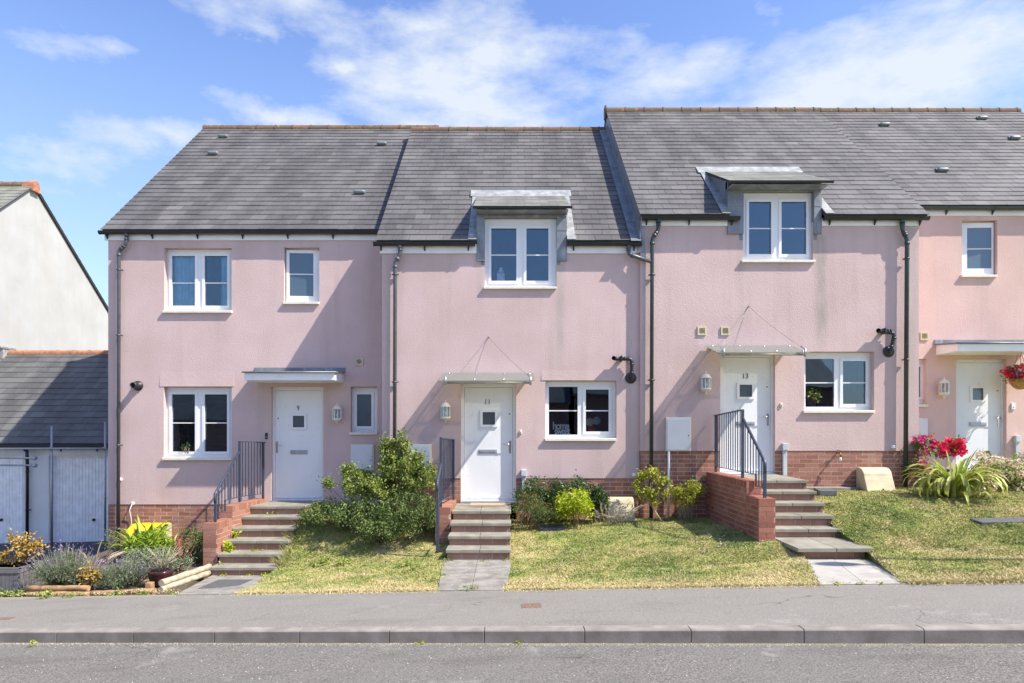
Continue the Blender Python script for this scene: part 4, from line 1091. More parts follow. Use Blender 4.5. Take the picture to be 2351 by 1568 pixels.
hb = P3(2342, 870, 12.75)
t = thing('hanging_basket', 'coir lined hanging basket of red and pink petunias by the right hand porch', 'hanging basket', (hb[0], 12.75, hb[2] - .2))
MB().lathe((hb[0], 12.75, hb[2]), [(0, -.20), (.06, -.19), (.12, -.14), (.165, -.06), (.18, 0), (.165, 0), (.15, -.04), (0, -.05)], 20).build('basket', M_coir, t)
m = MB(); m.tube([(hb[0], Y15, hb[2] + .55), (hb[0], 12.75, hb[2] + .60)], .012, 8)
for a in (0, 2.1, 4.2): m.tube([(hb[0], 12.75, hb[2] + .58), (hb[0] + .17 * math.cos(a), 12.75 + .17 * math.sin(a), hb[2])], .004, 5)
m.build('bracket', M_black, t)
cl = ellclumps((hb[0] - .02, 12.75, hb[2] + .09), (.30, .24, .20), 34, .6, -.7)
V, Fc = leaves(700, .055, cl, .05, .6); npmesh('foliage', V, Fc, M_lf_rose, t)
V, Fc = leaves(420, .055, [c for c in cl if c[2] > hb[2]] + [[hb[0] - .3, 12.7, hb[2] + .14], [hb[0] - .25, 12.66, hb[2] + .1]], .04, .9); setp(npmesh('flowers', V, Fc, M_fl_red, t), kind='stuff')
V, Fc = leaves(90, .05, cl[:6], .04, .9); setp(npmesh('flowers', V, Fc, M_fl_purple, t), kind='stuff')

# curved beige covers
def curved_cover(px0, px1, pyb, Yb, w, h, dep, label, Yw):
    X0, X1 = XX(px0, Yb), XX(px1, Yb); z0 = ZZ(pyb, Yb)
    t = thing('meter_cover', label, 'meter cover', ((X0 + X1) / 2, Yb, z0), 'curved beige meter covers at the wall foot')
    n = 12; prof = [(Yw, z0), (Yw, z0 + h)]
    prof += [(Yw - .10, z0 + h)]
    prof += [(Yw - .10 - (dep - .20) * math.sin(a), z0 + h * .62 + h * .38 * math.cos(a)) for a in np.linspace(.15, PI / 2 - .15, 8)]
    prof += [(Yw - dep + .03, z0 + h * .30), (Yw - dep - .03, z0)]
    MB().extr(prof, X0, X1).build('cover_shell', M_cover, t, bevel=.012)
    MB().latheY(((X0 + X1) / 2 + .03, Yw - dep - .02, z0 + .06), [(0, -.006), (.012, -.005), (.012, .01)], 10).build('cover_lock', M_black2, t)
    return t
curved_cover(1990, 2056, 1131, 11.80, .45, ZZ(1073, Y13 - .1) - ZZ(1131, 11.80), .38, 'clean curved beige cover against the brick plinth on the right lawn', Y13 - .005)
curved_cover(1397, 1458, 1196, 11.92, .45, ZZ(1141, Y11 - .1) - ZZ(1196, 11.92), .32, 'curved beige cover streaked by twig shadows, beside a bare shrub', Y11 - .005)
curved_cover(297, 372, 1268, 12.72, .5, ZZ(1202, Y9 - .1) - ZZ(1268, 12.72), .36, 'curved beige cover behind strap leaves, with a yellow cloth on top', Y9 - .005)
# yellow cloth
V = []; n = 14
for i in range(n + 1):
    for j in range(7):
        x = XX(303 + 76 * i / n, 12.75); y = 12.95 - j * .07; zz = ZZ(1203, 12.9) + .012 + (0 if j < 3 else -(j - 3) ** 1.4 * .028 * (1 + .7 * math.sin(i * .9))) + random.uniform(-.004, .004)
        V.append((x + random.uniform(-.01, .01), y, zz))
m = MB().add(V, [(i * 7 + j, (i + 1) * 7 + j, (i + 1) * 7 + j + 1, i * 7 + j + 1) for i in range(n) for j in range(6)], 0, True)
o = m.build('cloth', M_yellow); s = o.modifiers.new('Solidify', 'SOLIDIFY'); s.thickness = .006
setp(o, 'bright yellow cloth crumpled over a curved beige cover', 'cloth')

# ------------------------------------------------------------------ steps, brick walls and railings
def steps(name_lab, Xl, Xr, lv, Yback, base, cat='steps', skew=0.0, slab_front=None, dark=False):
    """lv = list of (Yfront, z) from landing downwards"""
    t = thing('front_steps', name_lab, cat, ((Xl + Xr) / 2, lv[-1][0], base), 'concrete and brick steps up to the front doors')
    prevY = Yback
    for i, (Yf, z) in enumerate(lv):
        m = MB(); xm = (Xl + Xr) / 2 + random.uniform(-.03, .03)
        for a, b in ((Xl - .0, xm - .003), (xm + .003, Xr)):
            m.hexa([(a, Yf, z - .05), (b, Yf, z - .05), (b, prevY, z - .05), (a, prevY, z - .05), (a, Yf, z), (b, Yf, z), (b, prevY, z + .004), (a, prevY, z + .004)])
        m.build('tread', M_tread, t, bevel=.006)
        zb = lv[i + 1][1] if i + 1 < len(lv) else base
        b = MB(); b.box(Xl + .02, Xr - .02, Yf + .035, Yback, (base if i == 0 else zb - .3) if False else zb - .02 if i + 1 < len(lv) else base - .1, z - .051, 1)
        bricks(b, (Xl + .02, Yf + .035, zb), (1, 0, 0), Xr - Xl - .04, z - .055 - zb, (0, -1, 0), 0, row=max(.06, z - .055 - zb))
        # side faces
        bricks(b, (Xr - .02, Yf + .035, zb - .0), (0, 1, 0), Yback - Yf - .04, z - .055 - zb, (1, 0, 0), 0, row=max(.06, z - .055 - zb))
        b.build('brick_riser', [M_brick_dk, M_mortar_dk], t)
        prevY = Yf + .04
    return t
LV9 = [(12.42, -1.443), (12.12, -1.60), (11.80, -1.755), (11.48, -1.915), (11.18, -2.085), (10.90, -2.245)]
steps('six steps climbing to the door marked 9 beside a brick wall', -4.83, -3.76, LV9, Y9 - .004, -2.40)
LV11 = [(11.13, -1.372), (10.80, -1.522), (10.46, -1.675), (10.13, -1.825)]
steps('four straight steps up to the door marked 11 with a doormat on top', -.985, -.015, LV11, Y11 - .004, -1.98)
LV13 = [(10.90, -.853), (10.60, -1.0), (10.33, -1.153), (10.03, -1.306), (9.77, -1.462)]
s13 = steps('five steps and a wide bottom slab leading to the door marked 13', 3.715, 4.735, LV13, Y13 - .004, -1.60)
m = MB()
for a, b in ((3.735, 4.24), (4.246, 4.738)): m.box(a, b, 8.92, 9.80, -1.64, -1.585)
m.build('tread', M_tread, s13, bevel=.006)
m = MB().box(3.84, 4.66, 9.02, 9.9, -1.85, -1.641, 1); bricks(m, (3.84, 9.02, -1.85), (1, 0, 0), .82, .205, (0, -1, 0), 0, row=.105)
bricks(m, (4.66, 9.02, -1.85), (0, 1, 0), .8, .205, (1, 0, 0), 0, row=.105); m.build('brick_riser', [M_brick_dk, M_mortar_dk], s13)

def brickwall(label, segs, mats, side=1):
    """segs: (footprint corner list [(x,y) front-left, front-right, back-right, back-left], bottom, top)"""
    p0 = segs[0][0][0]
    t = thing('garden_wall', label, 'brick wall', (p0[0], p0[1], segs[0][1]), 'brick walls beside the front steps')
    for poly, z0, z1 in segs:
        m = MB(); m.prism(poly, z0, z1 - .008, 1)
        n = 4
        for i in (0, 1, 3):
            a, b = Vector((*poly[i], 0)), Vector((*poly[(i + 1) % 4], 0)); u = (b - a); w = u.length; u.normalize(); nr = Vector((u.y, -u.x, 0))
            bricks(m, (a.x, a.y, z0), u, w, z1 - .115 - z0, nr, 0, proud=.005)
            # brick on edge coping
            k = int(w / .075); 
            for q in range(max(1, k)):
                s0 = w * q / max(1, k); s1 = w * (q + 1) / max(1, k) - .009
                if w < .3: s0, s1 = 0, w; 
                pa, pb = a + u * s0, a + u * s1
                m.hexa([tuple(pa + Vector((0, 0, z1 - .105))), tuple(pb + Vector((0, 0, z1 - .105))), tuple(pb + nr * .006 + Vector((0, 0, z1 - .105))), tuple(pa + nr * .006 + Vector((0, 0, z1 - .105))),
                        tuple(pa + Vector((0, 0, z1))), tuple(pb + Vector((0, 0, z1))), tuple(pb + nr * .006 + Vector((0, 0, z1))), tuple(pa + nr * .006 + Vector((0, 0, z1)))])
                if w < .3: break
        # coping tops
        a, b, c, d = [Vector((*q, 0)) for q in poly]
        ln = (d - a).length; k = int(ln / .075)
        for q in range(k):
            f0, f1 = q / k, (q + 1) / k - .009 / ln
            m.hexa([tuple(a.lerp(d, f0) + Vector((0, 0, z1 - .02))), tuple(b.lerp(c, f0) + Vector((0, 0, z1 - .02))), tuple(b.lerp(c, f1) + Vector((0, 0, z1 - .02))), tuple(a.lerp(d, f1) + Vector((0, 0, z1 - .02))),
                    tuple(a.lerp(d, f0) + Vector((0, 0, z1 + .001))), tuple(b.lerp(c, f0) + Vector((0, 0, z1 + .001))), tuple(b.lerp(c, f1) + Vector((0, 0, z1 + .001))), tuple(a.lerp(d, f1) + Vector((0, 0, z1 + .001)))])
        m.build('brickwork', mats, t)
    return t
BM = [M_brick, M_mortar]
brickwall('two level red brick wall on the left of the steps to the door marked 9', [([(-5.075, 11.22), (-4.85, 11.22), (-4.85, 11.83), (-5.06, 11.83)], -2.6, -1.585), ([(-5.06, 11.832), (-4.85, 11.832), (-4.69, 13.09), (-4.93, 13.09)], -2.6, -1.37)], BM)
brickwall('low red brick wall left of the steps to the door marked 11, mostly behind railings', [([(-1.235, 11.02), (-1.0, 11.02), (-1.0, 12.23), (-1.235, 12.23)], -2.2, -1.30)], BM)
brickwall('long shaded brick wall left of the steps to the door marked 13', [([(3.47, 9.6), (3.70, 9.6), (3.70, 10.1), (3.47, 10.1)], -1.8, -1.01), ([(3.47, 10.102), (3.70, 10.102), (3.70, 12.17), (3.47, 12.17)], -1.8, -.80)], [brickmat('deep_red_brick', (.26, .10, .07), (.33, .125, .09), (.40, .17, .12)), M_mortar_dk])  # this wall takes a deeper red brick than the plinths

def railing(label, top, mid, low, ends, nb1, nb2, drop_top=.12):
    """top=(back top pt), mid=(mid post x,y,ztop,zbot), low=(x,y,ztop,zbot); back=(x,y,ztop,zbot)"""
    b, md, lo = top, mid, low
    t = thing('handrail', label, 'railing', (md[0], md[1], md[3]), 'blue grey steel railings beside the steps')
    for q in (b, md, lo):
        MB().bar((q[0], q[1], q[3] - .01), (q[0], q[1], q[2]), .038).build('post', M_rail, t)
    m = MB(); m.bar((b[0], b[1] + .08, b[2]), (md[0], md[1], md[2]), .045, .018)
    m.build('top_rail', M_rail, t)
    hs = md[2] - drop_top
    m = MB(); A = Vector((md[0], md[1], hs)); B = Vector((lo[0], lo[1] , lo[2]))
    d = (B - A).normalized()
    m.tube([A, B - d * .05, B + Vector((0, -.02, -.03)), B + Vector((0, -.015, -.10)), B + Vector((0, 0, -.16))], .022, 10)
    m.build('hand_rail', M_rail, t)
    m = MB(); m.bar((b[0], b[1], b[3] + .10), (md[0], md[1], md[3] + .10), .025, .010)
    for k in range(1, nb1 + 1):
        f = k / (nb1 + 1); x, y = b[0] + (md[0] - b[0]) * f, b[1] + (md[1] - b[1]) * f
        m.bar((x, y, b[3] + (md[3] - b[3]) * f + .10), (x, y, b[2] + (md[2] - b[2]) * f), .013)
    zl = lo[3] + .14
    for k in range(1, nb2 + 1):
        f = k / (nb2 + 1); x, y = md[0] + (lo[0] - md[0]) * f, md[1] + (lo[1] - md[1]) * f
        zt = hs + (lo[2] - hs) * f; zb_ = md[3] + .10 if f < .62 else zl
        m.bar((x, y, zb_), (x, y, zt), .013)
    f = .62; xk, yk = md[0] + (lo[0] - md[0]) * f, md[1] + (lo[1] - md[1]) * f
    m.bar((md[0], md[1], md[3] + .10), (xk, yk, md[3] + .10), .025, .010)
    m.bar((xk, yk, md[3] + .11), (xk, yk, zl - .01), .022)
    m.bar((xk, yk, zl), (lo[0], lo[1], zl), .022, .010)
    m.build('balusters', M_rail, t)
    return t
def yx(px, Y): return XX(px, Y), Y
railing('railing rising left of the steps to the door marked 9', (XX(604, 13.0), 13.0, ZZ(1016, 13.0), -1.37), (XX(550, 12.42), 12.42, ZZ(1013.5, 12.42), -1.37), (XX(494.5, 11.36), 11.36, ZZ(1132, 11.36), -1.585), None, 7, 7, .18)
railing('railing seen end on, left of the steps to the door marked 11', (XX(1041, 12.15), 12.15, ZZ(1010, 12.15), -1.30), (XX(1012, 11.05), 11.05, ZZ(1005, 11.05), -1.30), (XX(1004, 10.4), 10.4, ZZ(1104, 10.4), -1.88), None, 9, 6, .42)
railing('railing on the brick wall left of the steps to the door marked 13', (XX(1643.5, 12.04), 12.04, ZZ(954, 12.04), -.80), (XX(1705, 10.65), 10.65, ZZ(941, 10.65), -.80), (XX(1756, 9.72), 9.72, ZZ(1060, 9.72), -1.01), None, 11, 7, .12)

# doormat
setp(MB().box(XX(1078, 11.8), XX(1160, 11.8), 11.75, 12.15, -1.366, -1.350).build('doormat', M_mat), 'worn brown doormat in front of the door marked 11', 'doormat')

# ------------------------------------------------------------------ ground
def zb(X): return -1.94 + .062 * X          # back edge of the pavement
def zk(X): return -1.84 + .061 * X          # top of the kerb
def Yk(X): return 6.18 - .195 * X
def Yp(X): return 8.1 - .195 * X
XS = np.linspace(-60, 30, 91)
def strip(name, fns, mat, kind='structure', xs=XS):
    """fns: list of (Y(x), z(x)) rows from near to far"""
    m = MB(); n = len(xs)
    vs = [(x, f[0](x), f[1](x)) for f in fns for x in xs]
    fs = [(r * n + i, r * n + i + 1, (r + 1) * n + i + 1, (r + 1) * n + i) for r in range(len(fns) - 1) for i in range(n - 1)]
    m.add(vs, fs, 0, False); o = m.build(name, mat); setp(o, kind=kind); return o
strip('pavement', [(lambda x: Yk(x) + .12, lambda x: zk(x) - .004), (lambda x: Yp(x) + .07, lambda x: zb(x) + .0 - .006)], M_pave)
strip('road', [(lambda x: Yk(x) - 7.0, lambda x: zk(x) - .16), (lambda x: Yk(x) - 3.4, lambda x: zk(x) - .07), (lambda x: Yk(x) + .02, lambda x: zk(x) - .12)], M_road)
strip('pavement', [(lambda x: Yk(x) - 9.4, lambda x: zk(x) - .0), (lambda x: Yk(x) - 7.0, lambda x: zk(x) - .03)], M_pave)
# kerb stones
m = MB(); ln = math.hypot(1, .195)
k0 = -40
for k in range(-45, 30):
    x0 = -4.74 + k * .898; x1 = x0 + .898 - .006
    p = []
    for (dy, dz) in ((0, -.20), (.0, -.012), (.012, -.001), (.13, .0), (.13, -.20)): p.append((dy, dz))
    vs = [(x0, Yk(x0) + dy, zk(x0) + dz) for dy, dz in p] + [(x1, Yk(x1) + dy, zk(x1) + dz) for dy, dz in p]
    n = 5
    m.add(vs, [tuple(range(n)), tuple(range(2 * n - 1, n - 1, -1))] + [((i + 1) % n, i, n + i, n + (i + 1) % n) for i in range(n)])
o = m.build('kerb', M_kerb); setp(o, kind='structure')
bv = o.modifiers.new('Bevel', 'BEVEL'); bv.width = .004; bv.segments = 2; bv.limit_method = 'ANGLE'
# one far sheet under everything
m = MB(); G = 400; nn = 20
m.add([(-G + 2 * G * i / nn, -G + 2 * G * j / nn, -4.9) for j in range(nn + 1) for i in range(nn + 1)], [(j * (nn + 1) + i, j * (nn + 1) + i + 1, (j + 1) * (nn + 1) + i + 1, (j + 1) * (nn + 1) + i) for j in range(nn) for i in range(nn)])
setp(m.build('ground', M_turf), kind='structure')

def smooth(u): return u
def rows_eval(rows, u, v):
    """bilinear through rows; u,v arrays in 0..1 ; v picks the row by average Y"""
    rows = np.asarray(rows, dtype=float); n = len(rows)
    f = np.clip(v, 0, 1) * (n - 1); i = np.minimum(f.astype(int), n - 2); f = f - i
    A = rows[i] * (1 - f)[:, None] + rows[i + 1] * f[:, None]
    return A[:, :3] * (1 - u)[:, None] + A[:, 3:] * u[:, None]
def hsh(x, y): return .012 * np.sin(x * 3.1 + 1.3) * np.cos(y * 2.3) + .006 * np.sin(x * 7.7 + y * 5.1)
def terrain(name, rows, mat, nu=50, nv=50, skirt=.5, kind='structure'):
    u, v = np.meshgrid(np.linspace(0, 1, nu), np.linspace(0, 1, nv)); u = u.ravel(); v = v.ravel()
    Pn = rows_eval(rows, u, v)
    edge = np.minimum.reduce([u, 1 - u, v, 1 - v]) * 12
    Pn[:, 2] += hsh(Pn[:, 0], Pn[:, 1]) * np.clip(edge, 0, 1)
    Fc = [(j * nu + i, j * nu + i + 1, (j + 1) * nu + i + 1, (j + 1) * nu + i) for j in range(nv - 1) for i in range(nu - 1)]
    loop = [i for i in range(nu)] + [j * nu + nu - 1 for j in range(1, nv)] + [(nv - 1) * nu + i for i in range(nu - 2, -1, -1)] + [j * nu for j in range(nv - 2, 0, -1)]
    V = [tuple(p) for p in Pn]; b = len(V); V += [(V[i][0], V[i][1], V[i][2] - skirt) for i in loop]
    k = len(loop); Fc += [(loop[q], b + q, b + (q + 1) % k, loop[(q + 1) % k]) for q in range(k)]
    o = npmesh(name, V, Fc, mat, smooth=False); setp(o, kind=kind); return o
def blades(name, rows, dens, mat, hgt=.020, wid=.0065, ragged=.0, keep=None):
    u = rng.random(20000); v = rng.random(20000)
    # area estimate
    r = np.asarray(rows); area = 0
    for i in range(len(r) - 1):
        wl = (r[i, 3] - r[i, 0] + r[i + 1, 3] - r[i + 1, 0]) / 2; area += wl * abs((r[i + 1, 1] + r[i + 1, 4] - r[i, 1] - r[i, 4]) / 2)
    n = int(area * dens)
    u = rng.random(n) * (1 + 2 * ragged) - ragged; v = rng.random(n)
    v = v ** 1.25         # more where it is nearest
    Pn = rows_eval(rows, np.clip(u, -.02, 1.02), v)
    vis = (np.abs(Pn[:, 0]) < .78 * Pn[:, 1] + .3)
    Pn = Pn[vis]; u = u[vis]; v = v[vis]; n = len(Pn)
    edge = np.clip(np.minimum.reduce([u, 1 - u, v, 1 - v]) * 12, 0, 1)
    Pn[:, 2] += hsh(Pn[:, 0], Pn[:, 1]) * edge - .004
    tall = .55 + .45 * np.sin(Pn[:, 0] * 4.3 + np.sin(Pn[:, 1] * 3.1) * 2) * np.cos(Pn[:, 1] * 5.2 + Pn[:, 0])
    a = rng.random(n) * 2 * PI; h = hgt * (.5 + rng.random(n) * .9) * (.7 + .5 * tall); le = h * (rng.random(n) * 1.5 + .4)
    s = np.stack([np.cos(a), np.sin(a), np.zeros(n)], 1) * (wid * (.6 + .8 * rng.random(n)))[:, None]
    b = rng.random(n) * 2 * PI; t = np.stack([np.cos(b) * le, np.sin(b) * le, h], 1)
    V = np.stack([Pn - s, Pn + s, Pn + t], 1).reshape(-1, 3)
    o = npmesh(name, V, np.arange(3 * n).reshape(-1, 3), mat); return o
RA = [(-3.6, 8.86, -2.165, -.88, 8.32, -1.998), (-3.72, 9.8, -2.28, -.95, 9.3, -1.995), (-3.75, 10.9, -2.27, -1.02, 10.15, -1.985), (-3.77, 11.5, -2.04, -1.02, 10.95, -1.88), (-3.77, 12.2, -1.72, -1.24, 11.5, -1.72), (-3.77, 13.14, -1.5, -1.24, 13.0, -1.6)]
RB = [(-.10, 8.16, -1.95, 3.38, 7.49, -1.735), (-.03, 9.0, -1.985, 3.80, 8.85, -1.72), (-.01, 9.55, -1.985, 3.80, 9.5, -1.60), (-.01, 10.2, -1.98, 3.50, 10.2, -1.58), (-.01, 11.1, -1.78, 3.50, 11.1, -1.6), (-.01, 12.26, -1.66, 3.50, 12.2, -1.62)]
RC = [(4.22, 7.30, -1.665, 13, 5.6, -1.15), (4.70, 8.9, -1.63, 13, 8, -1.10), (4.72, 9.8, -1.47, 13, 9.5, -1.02), (4.72, 10.7, -1.2, 13, 10.8, -.98), (4.72, 12.15, -1.125, 13, 12.15, -.95), (4.72, 13.14, -1.1, 13, 13.14, -.9)]
for R_, nm in ((RA, 'a'), (RB, 'b'), (RC, 'c')):
    terrain('lawn', R_, M_turf)
    o = blades('grass', R_, 8200, M_blade, ragged=.006); setp(o, 'short sun dried lawn grass in front of the houses', 'grass', kind='stuff')
    # longer ragged fringe against the pavement
    fr = [list(R_[0]), list(np.asarray(R_[0]) * .94 + np.asarray(R_[1]) * .06)]
    fr[0][1] -= .04; fr[0][4] -= .04
    rg_ = [list(fr[0]), list(fr[0])]; rg_[0][1] -= .10; rg_[0][4] -= .10
    o = blades('grass', rg_, 2600, M_blade, hgt=.02, wid=.006); setp(o, 'thin grass creeping over the edge of the pavement', 'grass', kind='stuff')
    o = blades('grass', fr, 9000, M_blade, hgt=.032, wid=.005); setp(o, 'straggling pale grass along the back of the pavement', 'grass', kind='stuff')
# bed and driveway on the left
RD = [(-40, 16.2, -4.5, -7.18, 9.75, -2.40), (-40, 17.0, -4.3, -7.45, 11.5, -2.50), (-40, 22, -3.6, -7.85, 14.5, -2.72), (-40, 30, -3.2, -7.85, 30, -2.84)]
terrain('driveway', RD, M_drive, 60, 20)
RE = [(-7.2, 9.58, -2.50, -4.40, 9.02, -2.30), (-7.3, 10.2, -2.38, -4.70, 9.9, -2.30), (-7.4, 11.2, -2.32, -4.85, 11.0, -2.30), (-7.76, 13.14, -2.36, -4.95, 13.14, -2.32)]
terrain('garden_bed', RE, M_soil, 40, 40)
def rp_at(R_, X, Y):
    """height of a terrain at X,Y by brute force"""
    u, v = np.meshgrid(np.linspace(0, 1, 60), np.linspace(0, 1, 60)); Pn = rows_eval(R_, u.ravel(), v.ravel())
    return Pn[np.argmin((Pn[:, 0] - X) ** 2 + (Pn[:, 1] - Y) ** 2), 2]

# paths
def path(label, corners, mat, nx, ny, name='path'):
    """corners: front-left, front-right, back-right, back-left (x,y,z)"""
    a, b, c, d = [Vector(q) for q in corners]; m = MB()
    for i in range(nx):
        for j in range(ny):
            def q(u, v): return a.lerp(b, u).lerp(d.lerp(c, u), v)
            g = .0025; u0, u1, v0, v1 = i / nx + g, (i + 1) / nx - g, j / ny + g * .6, (j + 1) / ny - g * .6
            if i == 0: u0 = 0
            if i == nx - 1: u1 = 1
            tp = [q(u0, v0), q(u1, v0), q(u1, v1), q(u0, v1)]; h = Vector((0, 0, random.uniform(0, .003)))
            m.hexa([tuple(k - Vector((0, 0, .08))) for k in tp] + [tuple(k + h) for k in tp])
    m.add([tuple(k - Vector((0, 0, .015))) for k in (a, b, c, d)], [(0, 1, 2, 3)], 1)
    o = m.build(name, [mat, M_soil], bevel=.004); setp(o, kind='structure')
path('', [(-4.42, 8.97, -2.205), (-3.55, 8.80, -2.155), (-3.78, 10.98, -2.385), (-4.82, 10.98, -2.385)], M_slab, 2, 3)
path('', [(-.90, 8.29, -1.985), (-.08, 8.12, -1.94), (-.0, 10.2, -1.985), (-1.03, 10.2, -1.985)], M_slab, 2, 3)
path('', [(3.38, 7.46, -1.722), (4.24, 7.28, -1.668), (4.70, 9.06, -1.745), (3.80, 9.06, -1.745)], M_slab_n, 2, 3)
setp(MB().prism([(-4.35, 9.45), (-3.86, 9.45), (-3.93, 10.35), (-4.45, 10.35)], -2.33, [-2.236, -2.232, -2.314, -2.316]).build('drain_cover', M_iron), 'grey drain cover set in the path at the foot of the left steps', 'drain cover')
# covers in the pavement
def pcover(px, py, w, d, mat, label):
    k = (980 - py) / F
    # pavement plane between kerb and back
    best = None
    for Y in np.linspace(5, 11, 600):
        X = XX(px, Y); f = (Y - Yk(X)) / (Yp(X) - Yk(X)); z = zk(X) + (zb(X) - zk(X)) * f
        e = abs(ZZ(py, Y) - z)
        if best is None or e < best[0]: best = (e, X, Y, z)
    _, X, Y, z = best
    m = MB(); sl = .062
    m.hexa([(X - w, Y - d, z - .05 - sl * w), (X + w, Y - d, z - .05 + sl * w), (X + w, Y + d, z - .05 + sl * w - .008), (X - w, Y + d, z - .05 - sl * w - .008),
            (X - w, Y - d, z + .006 - sl * w), (X + w, Y - d, z + .006 + sl * w), (X + w, Y + d, z + .004 + sl * w), (X - w, Y + d, z + .004 - sl * w)])
    setp(m.build('inspection_cover', mat), label, 'inspection cover')
pcover(1220, 1391.5, .105, .10, M_rust, 'small rusty square cover in the grey pavement near the centre')
pcover(8, 1421, .10, .06, M_rust, 'rusty cover in the pavement cut by the left edge of the photo')
# drain covers on the lawn
def slabthing(pts, h, mat, label, name='drain_cover'):
    m = MB(); m.prism([(p[0], p[1]) for p in pts], [p[2] - .06 for p in pts], [p[2] + h for p in pts]); setp(m.build(name, mat, bevel=.006), label, 'drain cover')
slabthing([(XX(1872, 11.5), 11.35, -1.09), (XX(1912, 11.5), 11.35, -1.09), (XX(1905, 11.9), 11.9, -1.09), (XX(1868, 11.9), 11.9, -1.09)], .03, M_iron, 'dark plastic drain cover by the wall beside the top steps')
slabthing([(6.62, 9.62, -1.365), (7.6, 9.50, -1.325), (7.6, 9.72, -1.30), (6.60, 9.84, -1.34)], .022, M_iron, 'dark flat cover lying in the right hand lawn')
slabthing([(.45, 11.35, -1.74), (.86, 11.35, -1.73), (.86, 11.6, -1.70), (.47, 11.6, -1.71)], .05, M_iron, 'small dark slab at the foot of the lime green shrub')
setp(MB().prism([(4.8, 11.98), (6.1, 11.98), (6.1, 12.19), (4.8, 12.19)], -1.3, -1.065).build('edging_slab', M_tread, bevel=.006), 'narrow concrete strip along the brick plinth of the right lawn', 'edging')

# ------------------------------------------------------------------ plants
# rose bush between the two left houses
gz = -1.62
shrub('rose_bush', 'tall loose rose bush with red hips in front of the downpipe', 'shrub', (-1.95, 11.7, -1.75),
      [((XX(915, 11.6), 11.65, ZZ(1080, 11.6)), (.36, .30, .36)), ((XX(925, 11.5), 11.6, ZZ(1025, 11.6)), (.08, .10, .26)), ((XX(882, 11.5), 11.6, ZZ(1025, 11.6)), (.07, .1, .14)), ((XX(955, 11.5), 11.6, ZZ(1060, 11.6)), (.06, .1, .18)), ((XX(800, 11.8), 11.8, ZZ(1085, 11.8)), (.14, .12, .14)), ((XX(895, 11.5), 11.6, ZZ(1045, 11.6)), (.16, .14, .22)), ((XX(830, 11.7), 11.7, ZZ(1115, 11.7)), (.34, .30, .26)), ((XX(960, 11.5), 11.5, ZZ(1105, 11.5)), (.26, .28, .28)), ((XX(870, 11.6), 11.5, ZZ(1130, 11.5)), (.4, .3, .25)),
       ((XX(755, 12.1), 12.1, ZZ(1110, 12.1)), (.05, .05, .16)), ((XX(985, 11.5), 11.6, ZZ(1080, 11.6)), (.10, .1, .12))],
      19000, .040, M_lf_rose, nclump=260, sig=.048, aspect=.55, stems=34, stemr=.007, flowers=(M_lf_red, 10, .022, .04), up=.5, shell=.6)
shrub('hebe_hedge', 'broad dense dark green mound below the rose bush', 'shrub', (-2.3, 11.4, -1.98),
      [((XX(940, 11.2), 11.2, ZZ(1180, 11.2)), (.50, .45, .34)), ((XX(840, 11.4), 11.4, ZZ(1180, 11.4)), (.52, .45, .24)), ((XX(760, 11.8), 11.8, ZZ(1180, 11.8)), (.42, .4, .20)), ((XX(720, 12.0), 12.0, ZZ(1185, 12.0)), (.2, .3, .12)), ((XX(900, 10.9), 10.95, ZZ(1215, 10.95)), (.5, .3, .16))],
      17000, .036, M_lf_hebe, nclump=330, sig=.05, aspect=.5, stems=20, up=.6, shell=.85)
# bed right of the middle door
shrub('evergreen_hedge', 'dark glossy low hedge under the plinth, right of the middle door', 'shrub', (.45, 11.85, -1.66),
      [((XX(1235, 11.8), 11.85, ZZ(1135, 11.85)), (.36, .28, .28)), ((XX(1290, 11.8), 11.9, ZZ(1140, 11.9)), (.36, .28, .28)), ((XX(1330, 11.9), 11.95, ZZ(1120, 11.95)), (.25, .2, .18)), ((XX(1350, 11.8), 11.9, ZZ(1150, 11.9)), (.25, .2, .25))],
      7500, .036, M_lf_dark, nclump=160, sig=.045, aspect=.55, stems=14, up=.5, shell=.8)
shrub('heather_mound', 'dull grey green mound with reddish tips at the left of the hedge', 'shrub', (.22, 11.45, -1.72),
      [((XX(1212, 11.4), 11.45, ZZ(1165, 11.4)), (.26, .24, .22)), ((XX(1255, 11.4), 11.45, ZZ(1180, 11.4)), (.22, .2, .16))],
      4200, .032, M_lf_hebe, nclump=90, sig=.035, aspect=.3, stems=10, flowers=(M_lf_red, 30, .02, .04), up=.3, shell=.85)
shrub('lime_shrub', 'rounded bright lime green shrub in front of the dark hedge', 'shrub', (1.05, 11.5, -1.72),
      [((XX(1320, 11.45), 11.45, ZZ(1160, 11.45)), (.30, .26, .26)), ((XX(1298, 11.45), 11.4, ZZ(1172, 11.45)), (.18, .16, .14))],
      4200, .040, M_lf_lime, nclump=90, sig=.04, aspect=.5, stems=8, up=.5, shell=.85)
shrub('evergreen_shrub', 'small dark upright shrub right of the lime green shrub', 'shrub', (1.48, 11.8, -1.65),
      [((XX(1376, 11.8), 11.8, ZZ(1155, 11.8)), (.17, .18, .28))],
      2200, .036, M_lf_dark, nclump=50, sig=.04, aspect=.5, stems=8, up=.4, shell=.8)
